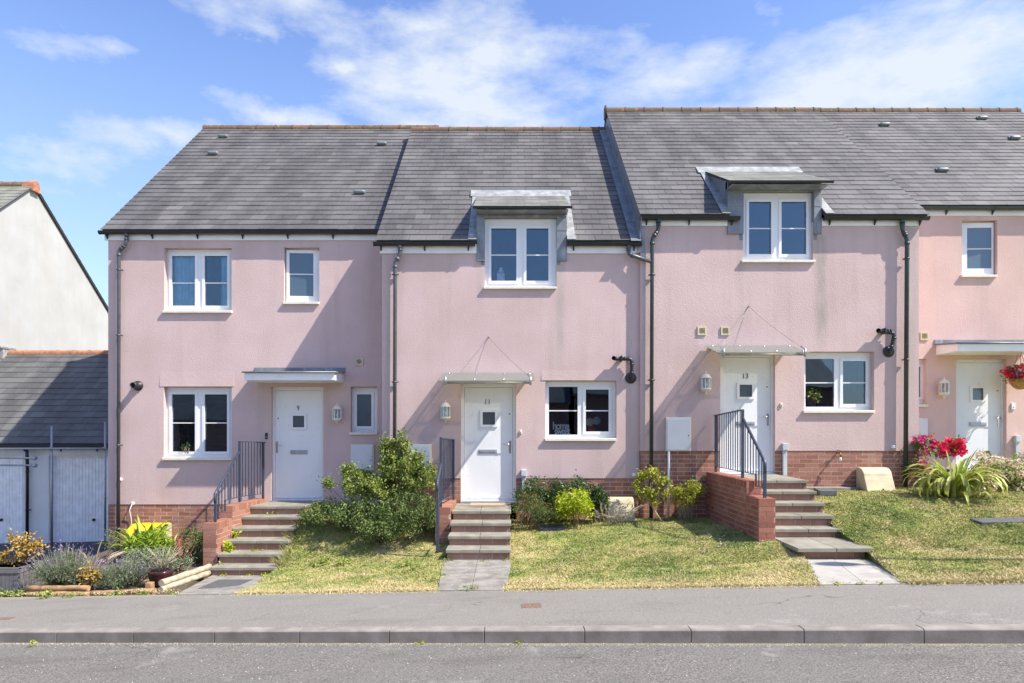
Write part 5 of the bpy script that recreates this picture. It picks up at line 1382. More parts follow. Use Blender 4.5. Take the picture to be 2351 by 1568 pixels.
# bare shrub over the cover
t = thing('bare_shrub', 'leafless twiggy shrub sprawling in front of a curved cover', 'shrub', (1.85, 11.45, -1.66)); m = MB()
for k in range(42):
    b = Vector((XX(1405 + random.uniform(-30, 30), 11.5), 11.5, -1.66)); a = random.uniform(0, 2 * PI); r = random.uniform(.15, .34)
    c = b + Vector((math.cos(a) * r * 1.1 + .05, math.sin(a) * r * .35, random.uniform(.12, .42)))
    mid = b.lerp(c, .5) + Vector((random.uniform(-.06, .06), 0, random.uniform(.02, .1)))
    m.tube([b, mid, c], [.005, .004, .002], 5)
    for q in range(2):
        e = c + Vector((random.uniform(-.12, .14), random.uniform(-.05, .05), random.uniform(-.06, .08))); m.tube([mid.lerp(c, .5), e], [.003, .0015], 4)
m.build('twigs', M_barkl, t)
# golden small tree by the downpipe
t = shrub('golden_shrub', 'small yellow leaved tree with a leaning thin trunk in front of the downpipe', 'shrub', (XX(1517, 11.7), 11.75, -1.62),
      [((XX(1478, 11.7), 11.75, ZZ(1095, 11.7)), (.17, .12, .10)), ((XX(1500, 11.7), 11.7, ZZ(1088, 11.7)), (.14, .12, .08)), ((XX(1522, 11.7), 11.7, ZZ(1105, 11.7)), (.12, .12, .10)), ((XX(1488, 11.7), 11.7, ZZ(1130, 11.7)), (.20, .12, .10)), ((XX(1503, 11.7), 11.7, ZZ(1152, 11.7)), (.12, .1, .05)), ((XX(1462, 11.7), 11.7, ZZ(1120, 11.7)), (.08, .1, .04)), ((XX(1530, 11.7), 11.7, ZZ(1132, 11.7)), (.08, .1, .04))],
      1700, .042, M_lf_gold, nclump=60, sig=.035, aspect=.6, stems=0, up=.5, shell=.5, zmin=-1)
m = MB(); B = Vector((XX(1520, 11.7), 11.75, -1.62)); K = Vector((XX(1490, 11.7), 11.7, ZZ(1150, 11.7)))
m.tube([B, B.lerp(K, .5) + Vector((-.01, 0, 0)), K], [.014, .011, .009], 7)
for q in ((1478, 1095), (1500, 1085), (1525, 1100), (1462, 1122), (1535, 1130), (1486, 1125)): 
    e = Vector(P3(q[0], q[1], 11.72)); m.tube([K, K.lerp(e, .5) + Vector((random.uniform(-.03, .03), 0, .02)), e], [.008, .006, .003], 6)
m.tube([K, Vector(P3(1494, 1110, 11.72)), Vector(P3(1500, 1088, 11.72))], [.009, .006, .003], 6)
m.build('trunk', M_barkl, t)
shrub('golden_shrub', 'low spreading yellow green shrub in the corner by the brick stair wall', 'shrub', (XX(1575, 11.8), 11.8, -1.62),
      [((XX(1592, 11.8), 11.8, ZZ(1120, 11.8)), (.22, .16, .12)), ((XX(1560, 11.8), 11.8, ZZ(1130, 11.8)), (.18, .16, .10)), ((XX(1578, 11.8), 11.8, ZZ(1142, 11.8)), (.22, .15, .10))],
      2600, .034, M_lf_gold, nclump=60, sig=.04, aspect=.55, stems=26, stemr=.005, stemmat=M_barkl, up=.5, shell=.6, zmin=-1)

# right hand bed
fb = (XX(2135, 12.3), 12.2, -1.08)
t = thing('petunia_pot', 'dark pot spilling red and pink petunias beside the corner downpipe', 'flower pot', fb)
MB().lathe((fb[0], fb[1], -1.08), [(0, 0), (.17, 0), (.21, .12), (.23, .28), (.25, .30), (.25, .33), (.22, .33), (.21, .28), (0, .27)], 24).build('pot', M_black2, t)
cl = [];
for c, r in (((XX(2140, 12.1), 12.1, ZZ(1035, 12.1)), (.34, .25, .13)), ((XX(2110, 12.0), 12.0, ZZ(1070, 12.0)), (.12, .12, .14)), ((XX(2190, 12.1), 12.1, ZZ(1025, 12.1)), (.15, .12, .1)), ((XX(2120, 12.1), 12.1, ZZ(1012, 12.1)), (.16, .12, .08))): cl += ellclumps(c, r, 22, .7, -.8)
V, Fc = leaves(1500, .05, cl, .045, .6); npmesh('foliage', V, Fc, M_lf_rose, t)
fr_ = [c for c in cl if c[0] > XX(2135, 12.1)]; fp = [c for c in cl if c[0] <= XX(2150, 12.1)]
def flw(cs, n, per, s): 
    P_ = []
    for _ in range(n):
        c = cs[int(rng.integers(0, len(cs)))]; P_.append([c[0] + rng.normal() * .04, c[1] - .05 - abs(rng.normal()) * .04, c[2] + rng.normal() * .04])
    return leaves(n * per, s, P_, .018, 1.0, .2)
V, Fc = flw(fr_, 85, 8, .05); setp(npmesh('flowers', V, Fc, M_fl_red, t), kind='stuff')
V, Fc = flw(fp, 34, 8, .045); setp(npmesh('flowers', V, Fc, M_fl_pink, t), kind='stuff')
phb = (XX(2195, 11.0), 11.0, -1.13)
t = thing('strap_leaf_plant', 'large arching variegated strap leaved plant on the right lawn edge', 'plant', phb)
straps(t, 'leaves', phb, 110, 1.0, .062, M_lf_phor, droop=1.6, r0=.14, seg=9, stiff=1)
straps(t, 'leaves', phb, 26, .75, .05, M_lf_phor, droop=.9, r0=.12, seg=9)
straps(t, 'leaves', phb, 40, .8, .05, M_lf_bright, droop=.5, r0=.10, stiff=1)
hy = (XX(2300, 11.7), 11.7, -1.1)
t = shrub('hydrangea', 'hydrangea covered in faded cream and pink flower heads at the right edge', 'shrub', hy,
      [((XX(2290, 11.7), 11.7, ZZ(1095, 11.7)), (.42, .35, .34)), ((XX(2345, 11.6), 11.6, ZZ(1115, 11.6)), (.42, .3, .26))], 3200, .075, M_lf_rose, nclump=70, sig=.06, aspect=.6, stems=12, shell=.8)
hc = []
for (px, py) in ((2238, 1050), (2255, 1042), (2268, 1062), (2245, 1075), (2290, 1055), (2310, 1062), (2285, 1085), (2312, 1090), (2262, 1098), (2330, 1080), (2300, 1112), (2330, 1105), (2348, 1092), (2320, 1125), (2345, 1118), (2355, 1135), (2272, 1118), (2340, 1062), (2365, 1105), (2380, 1085)):
    hc.append(P3(px, py, 11.35 + random.uniform(-.1, .12)))
VV = []; FF = []; 
for c in hc:
    R_ = random.uniform(.07, .105); 
    d = rng.normal(size=(90, 3)); d /= np.linalg.norm(d, axis=1)[:, None]
    V, Fc = leaves(90, .032, [c], .001, .95, .2); 
    off = np.repeat(d * R_ * np.array([1, 1, .75]), 4, axis=0); V = V + off; FF.append(Fc + sum(len(q) for q in VV)); VV.append(V)
npmesh('flower_heads', np.concatenate(VV), np.concatenate(FF), M_fl_hyd, t)
shrub('evergreen_shrub', 'grey green shrub just entering the right edge behind the hydrangea', 'shrub', (XX(2350, 12.5), 12.5, -1.1), [((XX(2352, 12.5), 12.5, ZZ(1085, 12.5)), (.25, .2, .35))], 1800, .04, M_lf_grey, nclump=50, aspect=.3)

# left bed
pl = thing('planter', 'dark grey box planter by the pavement at the far left', 'planter', (-7.43, 10.15, -2.44))
m = MB(); x0, x1, y0, y1 = -7.72, -7.16, 9.9, 10.42
m.holed(x0, x1, -2.44, -2.06, [], y0, y1)
for k in range(9): m.box(x0 + .01 + k * .061, x0 + .01 + k * .061 + .056, y0 - .008, y0 - .001, -2.44, -2.10)
for k in range(8): m.box(x1 + .001, x1 + .008, y0 + .02 + k * .061, y0 + .02 + k * .061 + .056, -2.44, -2.10)
m.build('planter_box', M_planter, pl)
m = MB().holed(x0 - .015, x1 + .015, -2.12, -2.06, [], y0 - .02, y1); m.box(x0 - .02, x0 + .03, y0 - .02, y1, -2.06, -2.045); m.box(x1 - .03, x1 + .02, y0 - .02, y1, -2.06, -2.045); m.box(x0 - .02, x1 + .02, y0 - .021, y0 + .03, -2.06, -2.044); m.box(x0 - .02, x1 + .02, y1 - .03, y1 + .02, -2.06, -2.044)
m.build('planter_rim', M_planter, pl)
MB().box(x0 + .03, x1 - .03, y0 + .03, y1 - .03, -2.10, -2.07).build('soil', M_soil, pl)
shrub('maple_shrub', 'golden bronze leaved small maple growing in the grey planter', 'shrub', (XX(50, 10.1), 10.15, -2.07),
      [((XX(40, 10.1), 10.1, ZZ(1275, 10.1)), (.22, .15, .12)), ((XX(60, 10.1), 10.1, ZZ(1250, 10.1)), (.12, .12, .16)), ((XX(10, 10.1), 10.1, ZZ(1280, 10.1)), (.12, .12, .10)), ((XX(78, 10.1), 10.1, ZZ(1262, 10.1)), (.12, .1, .12)), ((XX(30, 10.1), 10.1, ZZ(1240, 10.1)), (.1, .1, .1)), ((XX(90, 10.1), 10.1, ZZ(1240, 10.1)), (.05, .08, .06))],
      820, .045, M_lf_maple, nclump=48, sig=.034, aspect=.6, stems=22, stemr=.005, stemmat=M_bark, shell=.5, zmin=-1)
def erys(label, px, py, Y, rx, rz, seed):
    b = (XX(px, Y), Y, ZZ(py, Y)); t = thing('wallflower_clump', label, 'flowers', b, 'purple flowering clumps in the left bed')
    cl = ellclumps((b[0], Y, b[2] + rz * .35), (rx, .3, rz * .75), 80, .6, -.2)
    V, Fc = leaves(4600, .038, cl, .05, .16, .1, droop=-1.2); V[:, 2] = np.maximum(V[:, 2], b[2] - .03); npmesh('foliage', V, Fc, M_lf_grey, t)
    m = MB(); tips = []
    for k in range(150):
        a = random.uniform(-1, 1); e = Vector((b[0] + a * rx * 1.15, Y + random.uniform(-.25, .2), b[2] + rz * (1.15 - .45 * a * a) * random.uniform(.75, 1.4)))
        s = Vector((b[0] + a * rx * .5, Y, b[2])); m.tube([s, s.lerp(e, .5) + Vector((a * .04, 0, .02)), e], [.004, .003, .002], 4); tips.append(tuple(e))
    m.build('stems', M_lf_grey, t)
    V, Fc = leaves(380, .017, tips, (.014, .014, .04), .9, .2); npmesh('flowers', V, Fc, M_fl_purple, t)
erys('large purple flowering clump behind the left pair of logs', 150, 1345, 9.95, .44, .40, 1)
erys('smaller grey clump with few purple flowers left of the glazed pot', 282, 1345, 9.95, .36, .28, 2)
# dry things between
shrub('dry_plant', 'orange dried plant between the two purple flowering clumps', 'plant', (XX(208, 9.8), 9.8, -2.34), [((XX(208, 9.8), 9.8, ZZ(1325, 9.8)), (.10, .08, .13))], 420, .05, M_lf_maple, nclump=20, sig=.03, aspect=.5, stems=6)
t = thing('dry_grass', 'straw coloured blades rising behind the large purple clump', 'plant', (XX(215, 10.6), 10.6, -2.33)); straps(t, 'leaves', (XX(215, 10.6), 10.6, -2.33), 22, .62, .022, M_lf_dry, droop=.4, stiff=0)
# logs
def log(a, b, r, mat, label, name='log'):
    a = Vector(a); b = Vector(b); m = MB(); n = 10
    pts = [a.lerp(b, k / n) + Vector((0, 0, random.uniform(-.004, .004))) for k in range(n + 1)]
    m.tube(pts, [r * random.uniform(.93, 1.06) for _ in pts], 14); setp(m.build(name, mat), label, 'log', 'logs edging the left bed')
log(P3(62, 1351, 9.72), P3(204, 1350, 9.66), .040, M_log, 'upper log of the pair at the left end of the bed')
log(P3(60, 1364.5, 9.68), P3(206, 1364, 9.62), .038, M_log, 'lower log of the pair at the left end of the bed')
log(P3(206, 1363, 9.66), P3(356, 1356.5, 9.50), .040, M_log, 'single brown log running to the right below the smaller purple clump')
log((-4.91, 9.55, -2.185), (-4.72, 10.65, -2.18), .046, M_logb, 'upper bleached log slanting back beside the path')
log((-4.90, 9.52, -2.27), (-4.71, 10.6, -2.265), .044, M_logb, 'lower bleached log slanting back beside the path')
log(P3(285, 1336, 10.4), P3(340, 1335, 10.3), .035, M_log, 'short log lying behind the glazed pot')
m = MB(); m.tube([P3(246, 1285, 11.5), P3(262, 1276, 11.6), P3(285, 1268, 11.7), P3(310, 1264, 11.8)], [.03, .055, .06, .045], 10); setp(m.build('driftwood', M_logb), 'curved grey driftwood lying below the corner downpipe', 'driftwood')
setp(MB().box(XX(337, 9.6), XX(351, 9.6), 9.55, 9.65, -2.36, ZZ(1337, 9.6)).build('wooden_peg', M_log, bevel=.005), 'short square wooden peg left of the glazed pot', 'peg')
# glazed pot
pc = (XX(369, 9.9), 9.9, ZZ(1345, 9.9))
t = thing('plant_pot', 'round maroon glazed pot holding a nearly bare twiggy shrub', 'plant pot', pc)
MB().lathe(pc, [(0, 0), (.10, 0), (.135, .05), (.155, .12), (.158, .17), (.168, .19), (.170, .215), (.165, .225), (.150, .225), (.143, .20), (0, .195)], 28).build('pot', M_pot, t)
m = MB()
for k in range(46):
    b = Vector((pc[0] + .02 + random.uniform(-.02, .02), 9.9, pc[2] + .19)); a = random.uniform(0, 2 * PI); r = random.uniform(.08, .34)
    c = b + Vector((math.cos(a) * r, math.sin(a) * r * .6, random.uniform(.14, .40)))
    mid = b.lerp(c, .4) + Vector((0, 0, .06)); m.tube([b, mid, c], [.005, .0035, .0018], 5); c2 = c + Vector((random.uniform(-.08, .08), random.uniform(-.05, .05), random.uniform(-.02, .08))); m.tube([c, c2], [.0018, .001], 4)
m.build('twigs', M_barkl, t)
V, Fc = leaves(420, .03, ellclumps((pc[0], 9.9, pc[2] + .45), (.26, .18, .12), 25, .7), .04, .35); npmesh('foliage', V, Fc, M_lf_grey, t)
# lily like clump
lb_ = (XX(335, 12.0), 11.9, -2.33)
t = thing('strap_leaf_plant', 'bright green strap leaved clump in front of the beige cover with the cloth', 'plant', lb_)
straps(t, 'leaves', lb_, 60, .85, .05, M_lf_bright, droop=.5, stiff=1, r0=.16)
V, Fc = leaves(1300, .13, ellclumps((XX(350, 11.5), 11.5, -2.08), (.34, .3, .26), 30, .6), .05, .22, .2, droop=-.8); npmesh('leaves', V, Fc, M_lf_bright, t)
rb = (XX(412, 10.9), 10.9, -2.31); t = thing('red_spiky_plant', 'narrow red spiky plant in the bed before the brick pier', 'plant', rb); straps(t, 'leaves', rb, 24, .55, .022, M_lf_red, droop=.12, stiff=1, r0=.04)
shrub('grey_green_shrub', 'grey green shrub filling the bed beside the left brick wall', 'shrub', (XX(440, 11.8), 11.9, -2.32), [((XX(440, 11.8), 11.9, ZZ(1250, 11.8)), (.24, .22, .24)), ((XX(425, 11.5), 11.6, ZZ(1280, 11.6)), (.25, .2, .15))], 2600, .04, M_lf_hebe, nclump=60, aspect=.35)
shrub('grey_green_shrub', 'low leafy mound behind the glazed pot', 'shrub', (XX(385, 10.7), 10.7, -2.31), [((XX(375, 10.6), 10.7, ZZ(1290, 10.7)), (.40, .3, .12)), ((XX(325, 10.9), 10.9, ZZ(1285, 10.9)), (.3, .3, .14))], 3400, .036, M_lf_grey, nclump=80, aspect=.4)
shrub('grey_green_shrub', 'sparse tall stems at the foot of the corner downpipe', 'shrub', (XX(262, 12.2), 12.2, -2.36), [((XX(255, 12.2), 12.2, ZZ(1245, 12.2)), (.14, .14, .2)), ((XX(285, 12.0), 12.0, ZZ(1255, 12.0)), (.2, .14, .1))], 500, .035, M_lf_grey, nclump=24, aspect=.35, stems=14, stemr=.004)
t = thing('weed_clump', 'small leafy green weeds growing against the lower steps by the brick pier', 'weed', (XX(545, 11.85), 11.7, -1.9)); V, Fc = leaves(120, .06, [P3(541, 1225, 11.72), P3(527, 1262, 11.4), P3(531, 1257, 11.4), P3(523, 1252, 11.4)], .03, .5); npmesh('foliage', V, Fc, M_lf_lime, t)
# scattered weeds along edges
def weeds(label, spots, n, size, mat, sig=.03):
    t = thing('weed_clump', label, 'weed', spots[0]); V, Fc = leaves(n, size, spots, (sig, sig, sig * .5), .5, .6); npmesh('foliage', V, Fc, mat, t)
weeds('green weeds at the foot of the logs by the left pavement edge', [P3(x, 1366 + random.uniform(-3, 4), 9.3) for x in (105, 160, 262, 268, 325, 388, 400)], 420, .045, M_lf_rose, .05)
weeds('weeds under the planter at the far left', [P3(x, 1366, 9.7) for x in (5, 20, 45, 52)], 220, .05, M_lf_rose, .05)
weeds('tiny weeds growing in the kerb gutter', [(XX(p, Yk(XX(p, 6.2)) - .03), Yk(XX(p, 6.2)) - .03, zk(XX(p, 6.2)) - .11) for p in (962, 1190, 75)], 90, .025, M_lf_gold, .02)
weeds('tiny green tuft in the left pavement', [P3(290, 1410, 8.2 - .195 * 0 + .25)], 40, .025, M_lf_rose, .03)
o = blades('grass', [(-7.1, 9.62, -2.385, -4.45, 9.1, -2.215), (-7.1, 9.72, -2.37, -4.5, 9.35, -2.22)], 1600, M_blade, hgt=.015); setp(o, 'thin dry grass along the front of the left bed', 'grass', kind='stuff')
o = blades('grass', [(-3.80, 10.95, -2.26, -3.62, 10.95, -2.26), (-3.80, 12.5, -1.62, -3.62, 12.5, -1.62)], 3000, M_blade, hgt=.13, wid=.004); setp(o, 'long dry grass overhanging the right side of the left steps', 'grass', kind='stuff')
def edge_spots(x0, y0, z0, x1, y1, z1, n): return [(x0 + (x1 - x0) * q + random.uniform(-.03, .03), y0 + (y1 - y0) * q, z0 + (z1 - z0) * q) for q in (random.random() for _ in range(n))]
weeds('dry tufts and weeds along the foot of the left steps', [(-4.6, 10.88, -2.39), (-4.2, 10.86, -2.38), (-3.95, 10.87, -2.38), (-4.75, 11.16, -2.25), (-4.3, 11.46, -2.08), (-3.85, 11.78, -1.91), (-3.82, 12.1, -1.75), (-4.4, 12.41, -1.60)], 260, .05, M_lf_gold, .04)
weeds('green weeds round the bottom step and path of the middle house', [(-.95, 10.1, -1.98), (-.4, 10.1, -1.98), (-.1, 10.12, -1.98), (-1.02, 10.3, -1.9), (-.04, 9.0, -1.97), (-.9, 9.1, -1.98), (-.5, 8.25, -1.95)], 240, .035, M_lf_rose, .04)
weeds('small weeds where the pale path meets the pavement', [(3.55, 7.45, -1.71), (3.95, 7.36, -1.69), (3.75, 7.40, -1.70), (3.86, 9.0, -1.74), (4.62, 9.0, -1.73)], 130, .03, M_lf_gold, .035)
weeds('flat leafy weeds growing in the left lawn', [(-3.0, 10.8, -2.14), (-2.6, 10.6, -2.1), (-1.5, 10.0, -2.03), (-1.35, 9.6, -2.03), (-2.2, 11.0, -2.1)], 420, .055, M_lf_rose, .07)
lf = MB(); q_ = (XX(72, 6.9), 6.9, -2.30)
lf.add([(q_[0] - .05, q_[1], q_[2]), (q_[0], q_[1] - .03, q_[2] + .012), (q_[0] + .05, q_[1] + .01, q_[2] + .004), (q_[0] + .01, q_[1] + .04, q_[2] + .02)], [(0, 1, 2, 3)])
setp(lf.build('fallen_leaf', simple('orange_dead_leaf', (.55, .20, .05), .8)), 'single orange dead leaf lying in the gutter at the left', 'leaf')
# loose grit in the gutter and pebbles on the pavement
V = []; Fc = []
def pebble(x, y, z, r):
    b = len(V); 
    for a in range(5): V.append((x + r * math.cos(a * 1.257) * random.uniform(.7, 1.2), y + r * math.sin(a * 1.257) * random.uniform(.7, 1.2), z))
    V.append((x, y, z + r * .8)); 
    for a in range(5): Fc.append((b + a, b + (a + 1) % 5, b + 5))
for _ in range(1500):
    x = random.uniform(-6, 5); d = abs(random.gauss(0, .05)) + .004; pebble(x, Yk(x) - d, zk(x) - .119, random.uniform(.002, .007))
for _ in range(350):
    x = random.uniform(-6, 5); y = Yk(x) + .13 + random.random() ** .5 * 1.75; f = (y - Yk(x)) / (Yp(x) - Yk(x)); pebble(x, y, zk(x) + (zb(x) - zk(x)) * f - .003, random.uniform(.003, .008))
for _ in range(300):
    x = random.uniform(-6, 5); y = Yk(x) - random.uniform(.1, 1.1); pebble(x, y, zk(x) - .119 + (Yk(x) - y) * .0146, random.uniform(.003, .008))
o = npmesh('grit', V, Fc, simple('pale_grit', (.42, .38, .31), .9, 0, .4, 40)); setp(o, 'loose pale grit along the kerb and on the asphalt', 'grit', kind='stuff')
# daisies
m = MB()
ps = []
for _ in range(60):
    u, v = rng.random(), .35 + .4 * rng.random(); q = rows_eval(RB, np.array([.7 + .3 * u]), np.array([v]))[0]; ps.append([q[0], q[1], q[2] + .035])
V, Fc = leaves(60 * 3, .012, ps, .004, .9, .8); o = npmesh('daisies', V, Fc, M_fl_white); setp(o, 'tiny white daisies scattered in the shaded lawn by the brick stair wall', 'flowers', kind='stuff')

# ------------------------------------------------------------------ left background: garages, rails, white house
gY = 16.5
ga = thing('garage_block', 'low garage block with white doors and slate roof at the left', 'garage', (-11, gY, -2.85))
m = MB(); dA = (XX(112, gY), XX(262, gY)); dB = (XX(-110, gY), XX(52, gY))
m.holed(-14.3, -9.0, -3.2, ZZ(1019, gY), [(dA[0], dA[1], -3.2, ZZ(1046, gY)), (dB[0], dB[1], -3.2, ZZ(1046, gY))], gY, gY + .2, outer=False)
m.quad((-9.0, gY, -3.2), (-9.0, 22.6, -3.2), (-9.0, 22.6, -.5), (-9.0, gY, -.5)); m.add([(-14.3, gY, -3.2), (-14.3, gY, -.45), (-14.3, 19.56, 2.0), (-14.3, 22.6, -.45), (-14.3, 22.6, -3.2)], [(0, 1, 2, 3, 4)])
m.build('wall', M_white_r, ga)
for dd in (dA, dB):
    m = MB(); x = dd[0]; zt = ZZ(1046, gY)
    m.box(dd[0], dd[1], gY + .155, gY + .18, -2.9, zt)
    while x < dd[1] - .02:
        m.box(x + .004, min(x + .076, dd[1]), gY + .145, gY + .156, -2.84, zt - .05); x += .08
    m.box(dd[0], dd[1], gY + .10, gY + .154, zt - .05, zt)
    dr = m.build('garage_door', simple('white_garage_steel', (.86, .87, .88), .4), ga)
    xh = dd[0] + (dd[1] - dd[0]) * .64
    MB().latheY((xh, gY + .145, ZZ(1195, gY)), [(0, -.05), (.03, -.05), (.035, -.02), (.035, 0)], 12).build('door_handle', M_black2, dr)
t_g = .78; geY, gez, gR = 16.32, -.40, 19.56
d = MB(); zr = gez + t_g * (gR - geY)
d.hexa([(-14.35, geY, gez - .05), (-8.9, geY, gez - .05), (-8.9, gR, zr - .05), (-14.35, gR, zr - .05), (-14.35, geY, gez), (-8.9, geY, gez), (-8.9, gR, zr), (-14.35, gR, zr)])
d.hexa([(-14.35, gR, zr - .05), (-8.9, gR, zr - .05), (-8.9, 22.8, gez - .05), (-14.35, 22.8, gez - .05), (-14.35, gR, zr), (-8.9, gR, zr), (-8.9, 22.8, gez), (-14.35, 22.8, gez)])
rg = d.build('roof', M_deck, ga)
s = MB(); slates(s, -14.37, -8.9, geY, gez, gR, t=t_g, gauge=.25, wid=.32); s.build('slates', M_slate_g, rg)
s = MB(); ridge(s, -14.37, -8.9, gR, zr + .03); s.build('ridge_tiles', M_ridge_new, rg)
g = MB(); gutter(g, -14.4, -8.95, geY - .03, gez - .06); g.build('gutter', M_black, ga)
downpipe(ga, [(XX(66, 16.4), 16.33, gez - .08), (XX(66, 16.4), 16.35, gez - .45), (XX(61.5, 16.4), 16.42, gez - .6), (XX(61, 16.4), 16.42, -3.0)], r=.036, mat=M_black, clips=(-2.0,))
pw = thing('parapet_wall', 'short mottled stone parapet at the left end of the garage roof', 'wall', (-15.1, 19.5, -3))
m = MB().box(-17.2, -14.4, 19.3, 19.7, -3.2, ZZ(800, 19.3)); m.build('stonework', simple('mottled_stone', (.30, .29, .28), .95, 0, .6, 7, .6, 12), pw)
MB().prism([(-17.25, 19.2), (-14.38, 19.2), (-14.38, 19.8), (-17.25, 19.8)], ZZ(800, 19.3) + .0, ZZ(800, 19.3) + .05).build('coping', M_lead, pw)
# tubular barrier in front of the garages
tb = thing('tube_barrier', 'galvanised tube barrier with two posts in front of the garage doors', 'barrier', (XX(118, 15.6), 15.6, -2.8))
MB().tube([P3(118.5, 978, 15.6), (XX(118.5, 15.6), 15.6, -2.82)], .024, 10).build('post', M_galv, tb)
MB().tube([P3(241.5, 968, 15.6), (XX(241.5, 15.6), 15.6, -2.82)], .024, 10).build('post', M_galv, tb)
m = MB().tube([P3(-120, 1030, 15.6 - .05), P3(245, 1029.5, 15.6 - .05)], .022, 10)
for x in (118.5, 240): m.tube([(XX(x, 15.6) - .03, 15.58, ZZ(1030, 15.55)), (XX(x, 15.6) + .03, 15.58, ZZ(1030, 15.55))], .034, 10)
m.build('rail', M_galv, tb)
tb2 = thing('tube_barrier', 'pair of short galvanised tubes with end caps poking in at the far left', 'barrier', (XX(0, 15.2), 15.2, -2.8))
for y in (1052, 1068.5):
    m = MB().tube([P3(-80, y - 1, 15.2), P3(80, y, 15.2)], .022, 10); m.tube([P3(77, y, 15.2), P3(83, y, 15.2)], [.045, .045], 12); m.build('rail', M_galv, tb2)
MB().tube([P3(-78, 1020, 15.2), (XX(-78, 15.2), 15.2, -2.85)], .024, 10).build('post', M_galv, tb2)
# white house
Ya = 22.0; Xg = -1100 * Ya / F; za = .354 * Ya
wh = thing('white_house', 'tall white rendered house with a bare gable behind the garages', 'house', (Xg - 4, Ya, -3.2))
hd = 4.7; tw = .82; zr = za
m = MB()
for X in (Xg, Xg - 9): m.add([(X, Ya - hd, -3.5), (X, Ya + hd, -3.5), (X, Ya + hd, zr - hd * tw), (X, Ya, zr - .05), (X, Ya - hd, zr - hd * tw)], [(0, 1, 2, 3, 4)])
m.quad((Xg - 9, Ya - hd, -3.5), (Xg, Ya - hd, -3.5), (Xg, Ya - hd, zr - hd * tw), (Xg - 9, Ya - hd, zr - hd * tw)); m.quad((Xg - 9, Ya + hd, -3.5), (Xg, Ya + hd, -3.5), (Xg, Ya + hd, zr - hd * tw), (Xg - 9, Ya + hd, zr - hd * tw))
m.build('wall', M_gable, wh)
m = MB()
for sgn in (-1, 1):
    a = Ya + sgn * (hd + .2); z = zr - (hd + .2) * tw
    m.hexa([(Xg - 9.1, a, z - .05), (Xg + .07, a, z - .05), (Xg + .07, Ya, zr - .05), (Xg - 9.1, Ya, zr - .05), (Xg - 9.1, a, z), (Xg + .07, a, z), (Xg + .07, Ya, zr), (Xg - 9.1, Ya, zr)])
rw = m.build('roof', M_deck, wh)
s = MB(); slates(s, Xg - 9.1, Xg + .09, Ya - hd - .2, zr - (hd + .2) * tw, Ya, t=tw, gauge=.25); s.build('slates', M_slate_w, rw)
s = MB()
slates(s, 0, 9.19, -(Ya + hd + .2), zr - (hd + .2) * tw, -Ya, t=tw, gauge=.25); s.v = [(Xg + .09 - v[0], -v[1], v[2]) for v in s.v]; s.build('slates', M_slate_w, rw)
s = MB(); ridge(s, Xg - 9.1, Xg - .25, Ya, zr + .03, r=.14); s.build('ridge_tiles', M_ridge, rw)
s = MB(); s.extr([(Ya - .17, zr - .22), (Ya - .13, zr + .05), (Ya, zr + .15), (Ya + .13, zr + .05), (Ya + .17, zr - .22)], Xg - .25, Xg + .13); s.build('ridge_end_cap', M_ridge_new, rw)

# street lamp just outside the right of the view; its shadow lies on the right lawn
lx, ly = 9.83, 6.42; lz = -1.32
t = thing('street_lamp', 'street lamp standing beyond the right edge, its shadow crossing the lawn', 'street lamp', (lx, ly, lz))
MB().lathe((lx, ly, lz), [(.09, 0), (.09, 1.1), (.055, 1.2), (.045, 6.6), (0, 6.6)], 14).build('pole', M_galv, t)
m = MB(); m.lathe((lx - .12, ly, lz + 6.6), [(0, -.05), (.10, -.04), (.16, .0), (.15, .06), (.06, .12), (0, .13)], 18); m.v = [(lx - .12 + (v[0] - lx + .12) * 1.7, v[1], v[2]) for v in m.v]; m.build('lamp_head', M_galv, t)

# houses across the road, seen only as dark reflections in the ground floor windows
def opp(x, w, lab):
    Yf_ = -9.5; t = thing('opposite_house', lab, 'house', (x, Yf_, -1.8), 'houses across the road behind the camera')
    zt = 1.3 + .05 * x
    m = MB(); m.holed(x - w / 2, x + w / 2, -3, zt, [(x - 1.6, x - .4, -.9, .2), (x + .9, x + 1.8, -1.8, .2)], Yf_, Yf_ - .15)
    m.v = m.v; m.box(x - w / 2, x + w / 2, Yf_ - 7, Yf_ - 6.8, -3, zt); m.box(x - w / 2, x - w / 2 + .2, Yf_ - 6.8, Yf_ - .16, -3, zt); m.box(x + w / 2 - .2, x + w / 2, Yf_ - 6.8, Yf_ - .16, -3, zt)
    m.build('wall', simple('dull_render', (.24, .15, .15), .9), t)
    MB().box(x - 1.6, x - .4, Yf_ - .12, Yf_ - .10, -.9, .2).build('window', M_dark, t)
    MB().box(x + .9, x + 1.8, Yf_ - .12, Yf_ - .10, -1.8, .2).build('door', M_dark, t)
    m = MB(); m.extr([(Yf_ + .3, zt - .1), (Yf_ + .3, zt), (Yf_ - 3.5, zt + 2.6), (Yf_ - 7.3, zt), (Yf_ - 7.3, zt - .1)], x - w / 2 - .1, x + w / 2 + .1); m.build('roof', M_slate_g, t)
for x_, lab in ((-18.5, 'leftmost'), (-9.9, 'second from the left'), (-1.3, 'middle one'), (7.3, 'second from the right'), (11.6, None)):
    if lab: opp(x_, 8.3, lab + ' of the houses across the road reflected in the windows')
opp(14.0, 4.6, 'narrow rightmost of the houses across the road reflected in the windows')

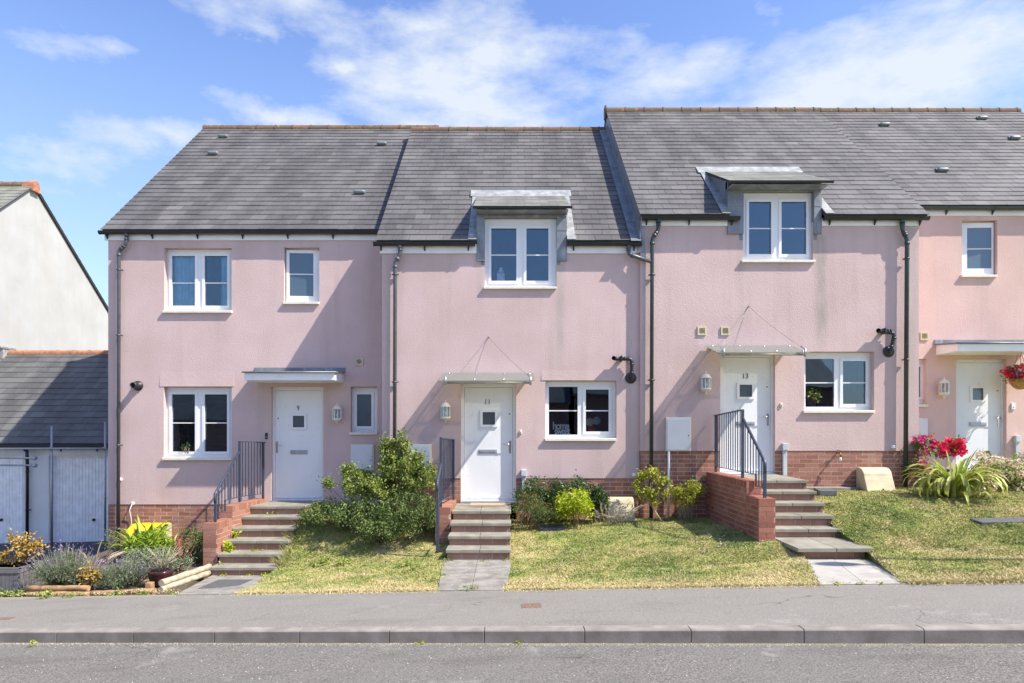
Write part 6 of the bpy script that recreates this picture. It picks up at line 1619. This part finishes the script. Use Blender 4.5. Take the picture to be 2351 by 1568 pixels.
# ------------------------------------------------------------------ things seen through the windows
def curtain(x0, x1, y0, y1, Y, label):
    m = MB(); n = 26; X0, X1 = XX(x0, Y), XX(x1, Y); zt, zb_ = ZZ(y0, Y), ZZ(y1, Y)
    vs = []
    for i in range(n + 1):
        x = X0 + (X1 - X0) * i / n; yy = Y + .025 * math.sin(i * 1.25) + .012 * math.sin(i * 2.9)
        vs += [(x, yy, zt), (x + .01 * math.sin(i), yy * 1.0 + .01, (zt + zb_) / 2), (x + .012 * math.sin(i * .7), yy, zb_)]
    m.add(vs, [(3 * i + k, 3 * i + 3 + k, 3 * i + 4 + k, 3 * i + 1 + k) for i in range(n) for k in (0, 1)], 0, True)
    setp(m.build('curtain', M_curtain), label, 'curtain', 'curtains in the upper left window')
curtain(398, 447, 583, 712, 13.32, 'wide pale teal curtain in the left light of the upper left window')
curtain(508, 529, 583, 712, 13.32, 'narrow teal curtain at the right side of the upper left window')
for (a, b, lab) in ((394, 453, 'half closed dark slatted blind in the left light of the lower left window'), (469, 526, 'dark slatted blind in the right light of the lower left window')):
    Yb_ = 13.27; m = MB(); y = 903
    while y < 1040:
        z = ZZ(y, Yb_); m.hexa([(XX(a, Yb_), Yb_ - .012, z - .008), (XX(b, Yb_), Yb_ - .012, z - .008), (XX(b, Yb_), Yb_ + .012, z + .006), (XX(a, Yb_), Yb_ + .012, z + .006), (XX(a, Yb_), Yb_ - .012, z - .007), (XX(b, Yb_), Yb_ - .012, z - .007), (XX(b, Yb_), Yb_ + .012, z + .007), (XX(a, Yb_), Yb_ + .012, z + .007)]); y += 3.1
    setp(m.build('venetian_blind', M_blind), lab, 'blind', 'blinds in the lower left window')
# home sweet sign on its sill
sY = 12.42
sg = thing('window_sign', 'white cut out sign reading home sweet in the ground floor window of the middle house', 'sign', (XX(1289, sY), sY, ZZ(1000, sY)))
text_mesh('home', .19, (XX(1288, sY), sY, ZZ(985.5, sY)), sg, 'lettering', M_numlt, .008, .78, .84, .004)
text_mesh('sweet', .18, (XX(1291, sY), sY, ZZ(997.0, sY)), sg, 'lettering', M_numlt, .008, .78, .84, .003)
def mug(px, py, Y, r, mat, label):
    c = P3(px, py, Y); t = thing('mug', label, 'mug', c, 'mugs hanging in the middle house window')
    m = MB(); m.latheY(c, [(0, .06), (r * .9, .06), (r, .0), (r, -.02), (r * .9, -.02), (r * .85, .05)], 18); m.build('cup', mat, t)
    MB().tube([(c[0] + r * math.cos(a) * 1.0, c[1] + .02, c[2] + r * .9 + .02 * math.sin(a * 2)) for a in np.linspace(1.2, 2, 4)], .005, 6).build('handle', mat, t)
mug(1354, 969, 12.5, .072, simple('cream_china', (.6, .56, .45), .4), 'cream mug hanging on the left in the middle house window')
mug(1369, 966, 12.5, .072, simple('pale_blue_china', (.38, .48, .52), .4), 'pale blue mug hanging on the right in the middle house window')
mug(1357, 986, 12.48, .07, simple('red_china', (.42, .03, .04), .4), 'red mug hanging lowest in the middle house window')
oY = 12.42; oc = P3(1150, 646, oY)
t = thing('lantern_ornament', 'white ornament standing in the dormer window of the middle house', 'ornament', oc)
MB().box(oc[0] - .07, oc[0] + .07, oY - .05, oY + .05, oc[2], oc[2] + .14).build('body', M_numlt, t, bevel=.01)
MB().lathe((oc[0], oY, oc[2] + .14), [(.075, 0), (.05, .03), (.055, .05), (.03, .08), (.035, .10), (0, .12)], 14).build('top', M_numlt, t)
shrub('house_plant', 'leafy green potted plant inside the ground floor window of the house marked 13', 'plant', P3(1862, 932, 12.4), [(P3(1866, 912, 12.4), (.12, .08, .15))], 600, .05, M_lf_rose, nclump=20, sig=.03, aspect=.5)
shrub('house_plant', 'small plant on the sill behind the lower left blind', 'plant', P3(428, 1038, 13.22), [(P3(428, 1028, 13.22), (.08, .03, .07))], 90, .05, M_lf_dark, nclump=8, sig=.02, aspect=.3)

# ------------------------------------------------------------------ light, sky, camera
SUN = Vector((2.55, -1.0, 3.2)).normalized()
sd = bpy.data.lights.new('sun', 'SUN'); sd.energy = 4.4; sd.angle = math.radians(.53); sd.color = (1, .94, .83)
so = bpy.data.objects.new('sun', sd); COL.objects.link(so); so.rotation_euler = (-SUN).to_track_quat('-Z', 'Y').to_euler(); so.location = (20, -8, 30)
w = bpy.data.worlds.new('World'); sc.world = w; w.use_nodes = True; nt = w.node_tree; nt.nodes.clear()
out = nt.nodes.new('ShaderNodeOutputWorld'); bg = nt.nodes.new('ShaderNodeBackground')
sky = nt.nodes.new('ShaderNodeTexSky'); sky.sky_type = 'NISHITA'; sky.sun_disc = False
sky.sun_elevation = math.asin(SUN.z); sky.sun_rotation = math.atan2(SUN.x, SUN.y)
sky.air_density = 1.0; sky.dust_density = .7; sky.ozone_density = 2.0
hs = nt.nodes.new('ShaderNodeHueSaturation'); hs.inputs['Saturation'].default_value = 1.12; hs.inputs['Hue'].default_value = .513; hs.inputs['Value'].default_value = 1.0; L(nt, sky.outputs[0], hs.inputs['Color'])
tc = nt.nodes.new('ShaderNodeTexCoord'); D = tc.outputs['Generated']
def dirv(px, py):
    v = Vector((px - 1175.5, F, 980 - py)); v.normalize(); return v
n1 = nt.nodes.new('ShaderNodeTexNoise'); n1.inputs['Scale'].default_value = 5; n1.inputs['Detail'].default_value = 6; n1.inputs['Roughness'].default_value = .6; L(nt, D, n1.inputs['Vector'])
wv = nt.nodes.new('ShaderNodeVectorMath'); wv.operation = 'MULTIPLY_ADD'; L(nt, n1.outputs['Color'], wv.inputs[0]); wv.inputs[1].default_value = (.22, .22, .13)
sub = nt.nodes.new('ShaderNodeVectorMath'); sub.operation = 'SUBTRACT'; L(nt, D, sub.inputs[0]); sub.inputs[1].default_value = (.11, .11, .065); L(nt, sub.outputs[0], wv.inputs[2])
mask = None
for (px, py, rx, ry, k) in ((700, 50, 170, 50, .68), (1080, 200, 290, 110, 1.0), (1020, 75, 190, 40, .8), (1110, 275, 300, 45, 1.0), (655, 272, 110, 28, .9), (1980, 190, 430, 100, .95), (1830, 240, 300, 45, .95), (380, 340, 130, 28, .7), (90, 350, 110, 28, .6), (320, 342, 70, 16, .6), (640, 120, 40, 20, .5), (1420, 160, 90, 40, .4), (760, 165, 40, 16, .8), (160, 95, 70, 22, .42), (290, 120, 70, 16, .5), (2260, 80, 320, 120, .6), (1560, 150, 160, 60, .35)):
    c = dirv(px, py)
    v = nt.nodes.new('ShaderNodeVectorMath'); v.operation = 'SUBTRACT'; L(nt, wv.outputs[0], v.inputs[0]); v.inputs[1].default_value = c
    s = nt.nodes.new('ShaderNodeVectorMath'); s.operation = 'MULTIPLY'; L(nt, v.outputs[0], s.inputs[0]); s.inputs[1].default_value = (F / rx / 1.15, .8, F / ry / 1.25)
    ln_ = nt.nodes.new('ShaderNodeVectorMath'); ln_.operation = 'LENGTH'; L(nt, s.outputs[0], ln_.inputs[0])
    e = maprange(nt, ln_.outputs['Value'], .15, 1.35, k, 0)
    mask = e if mask is None else math_(nt, 'MAXIMUM', mask, e)
n2 = nt.nodes.new('ShaderNodeTexNoise'); n2.inputs['Scale'].default_value = 9; n2.inputs['Detail'].default_value = 9; n2.inputs['Roughness'].default_value = .62
mp = nt.nodes.new('ShaderNodeMapping'); mp.inputs['Scale'].default_value = (1, 1, 2.6); L(nt, D, mp.inputs[0]); L(nt, mp.outputs[0], n2.inputs['Vector'])
cf = math_(nt, 'ADD', mask, math_(nt, 'MULTIPLY_ADD', n2.outputs['Fac'], 1.9, -1.13))
cf = maprange(nt, cf, .08, .80, 0, .86)
# pale haze mixed into the sky colour towards the horizon
sz = nt.nodes.new('ShaderNodeSeparateXYZ'); L(nt, D, sz.inputs[0])
hz = mixc(nt, maprange(nt, sz.outputs[2], .05, .50, .60, 0), hs.outputs[0], (2.1, 2.75, 3.5))
cc = mixc(nt, cf, hz, (3.1, 3.3, 3.5))
L(nt, cc, bg.inputs['Color']); bg.inputs['Strength'].default_value = .15
L(nt, bg.outputs[0], out.inputs[0])

cam = bpy.data.cameras.new('camera'); co = bpy.data.objects.new('camera', cam); COL.objects.link(co)
co.location = (0, 0, ZO); co.rotation_euler = (PI / 2, 0, 0)
cam.sensor_width = 36; cam.lens = F / 2351 * 36; cam.shift_y = (980 - 784) / 2351; cam.clip_end = 2000; cam.clip_start = .05
sc.camera = co
sc.view_settings.view_transform = 'Standard'; sc.view_settings.look = 'None'; sc.view_settings.gamma = 1; sc.view_settings.exposure = .93
sc.cycles.max_bounces = 8; sc.cycles.transparent_max_bounces = 12
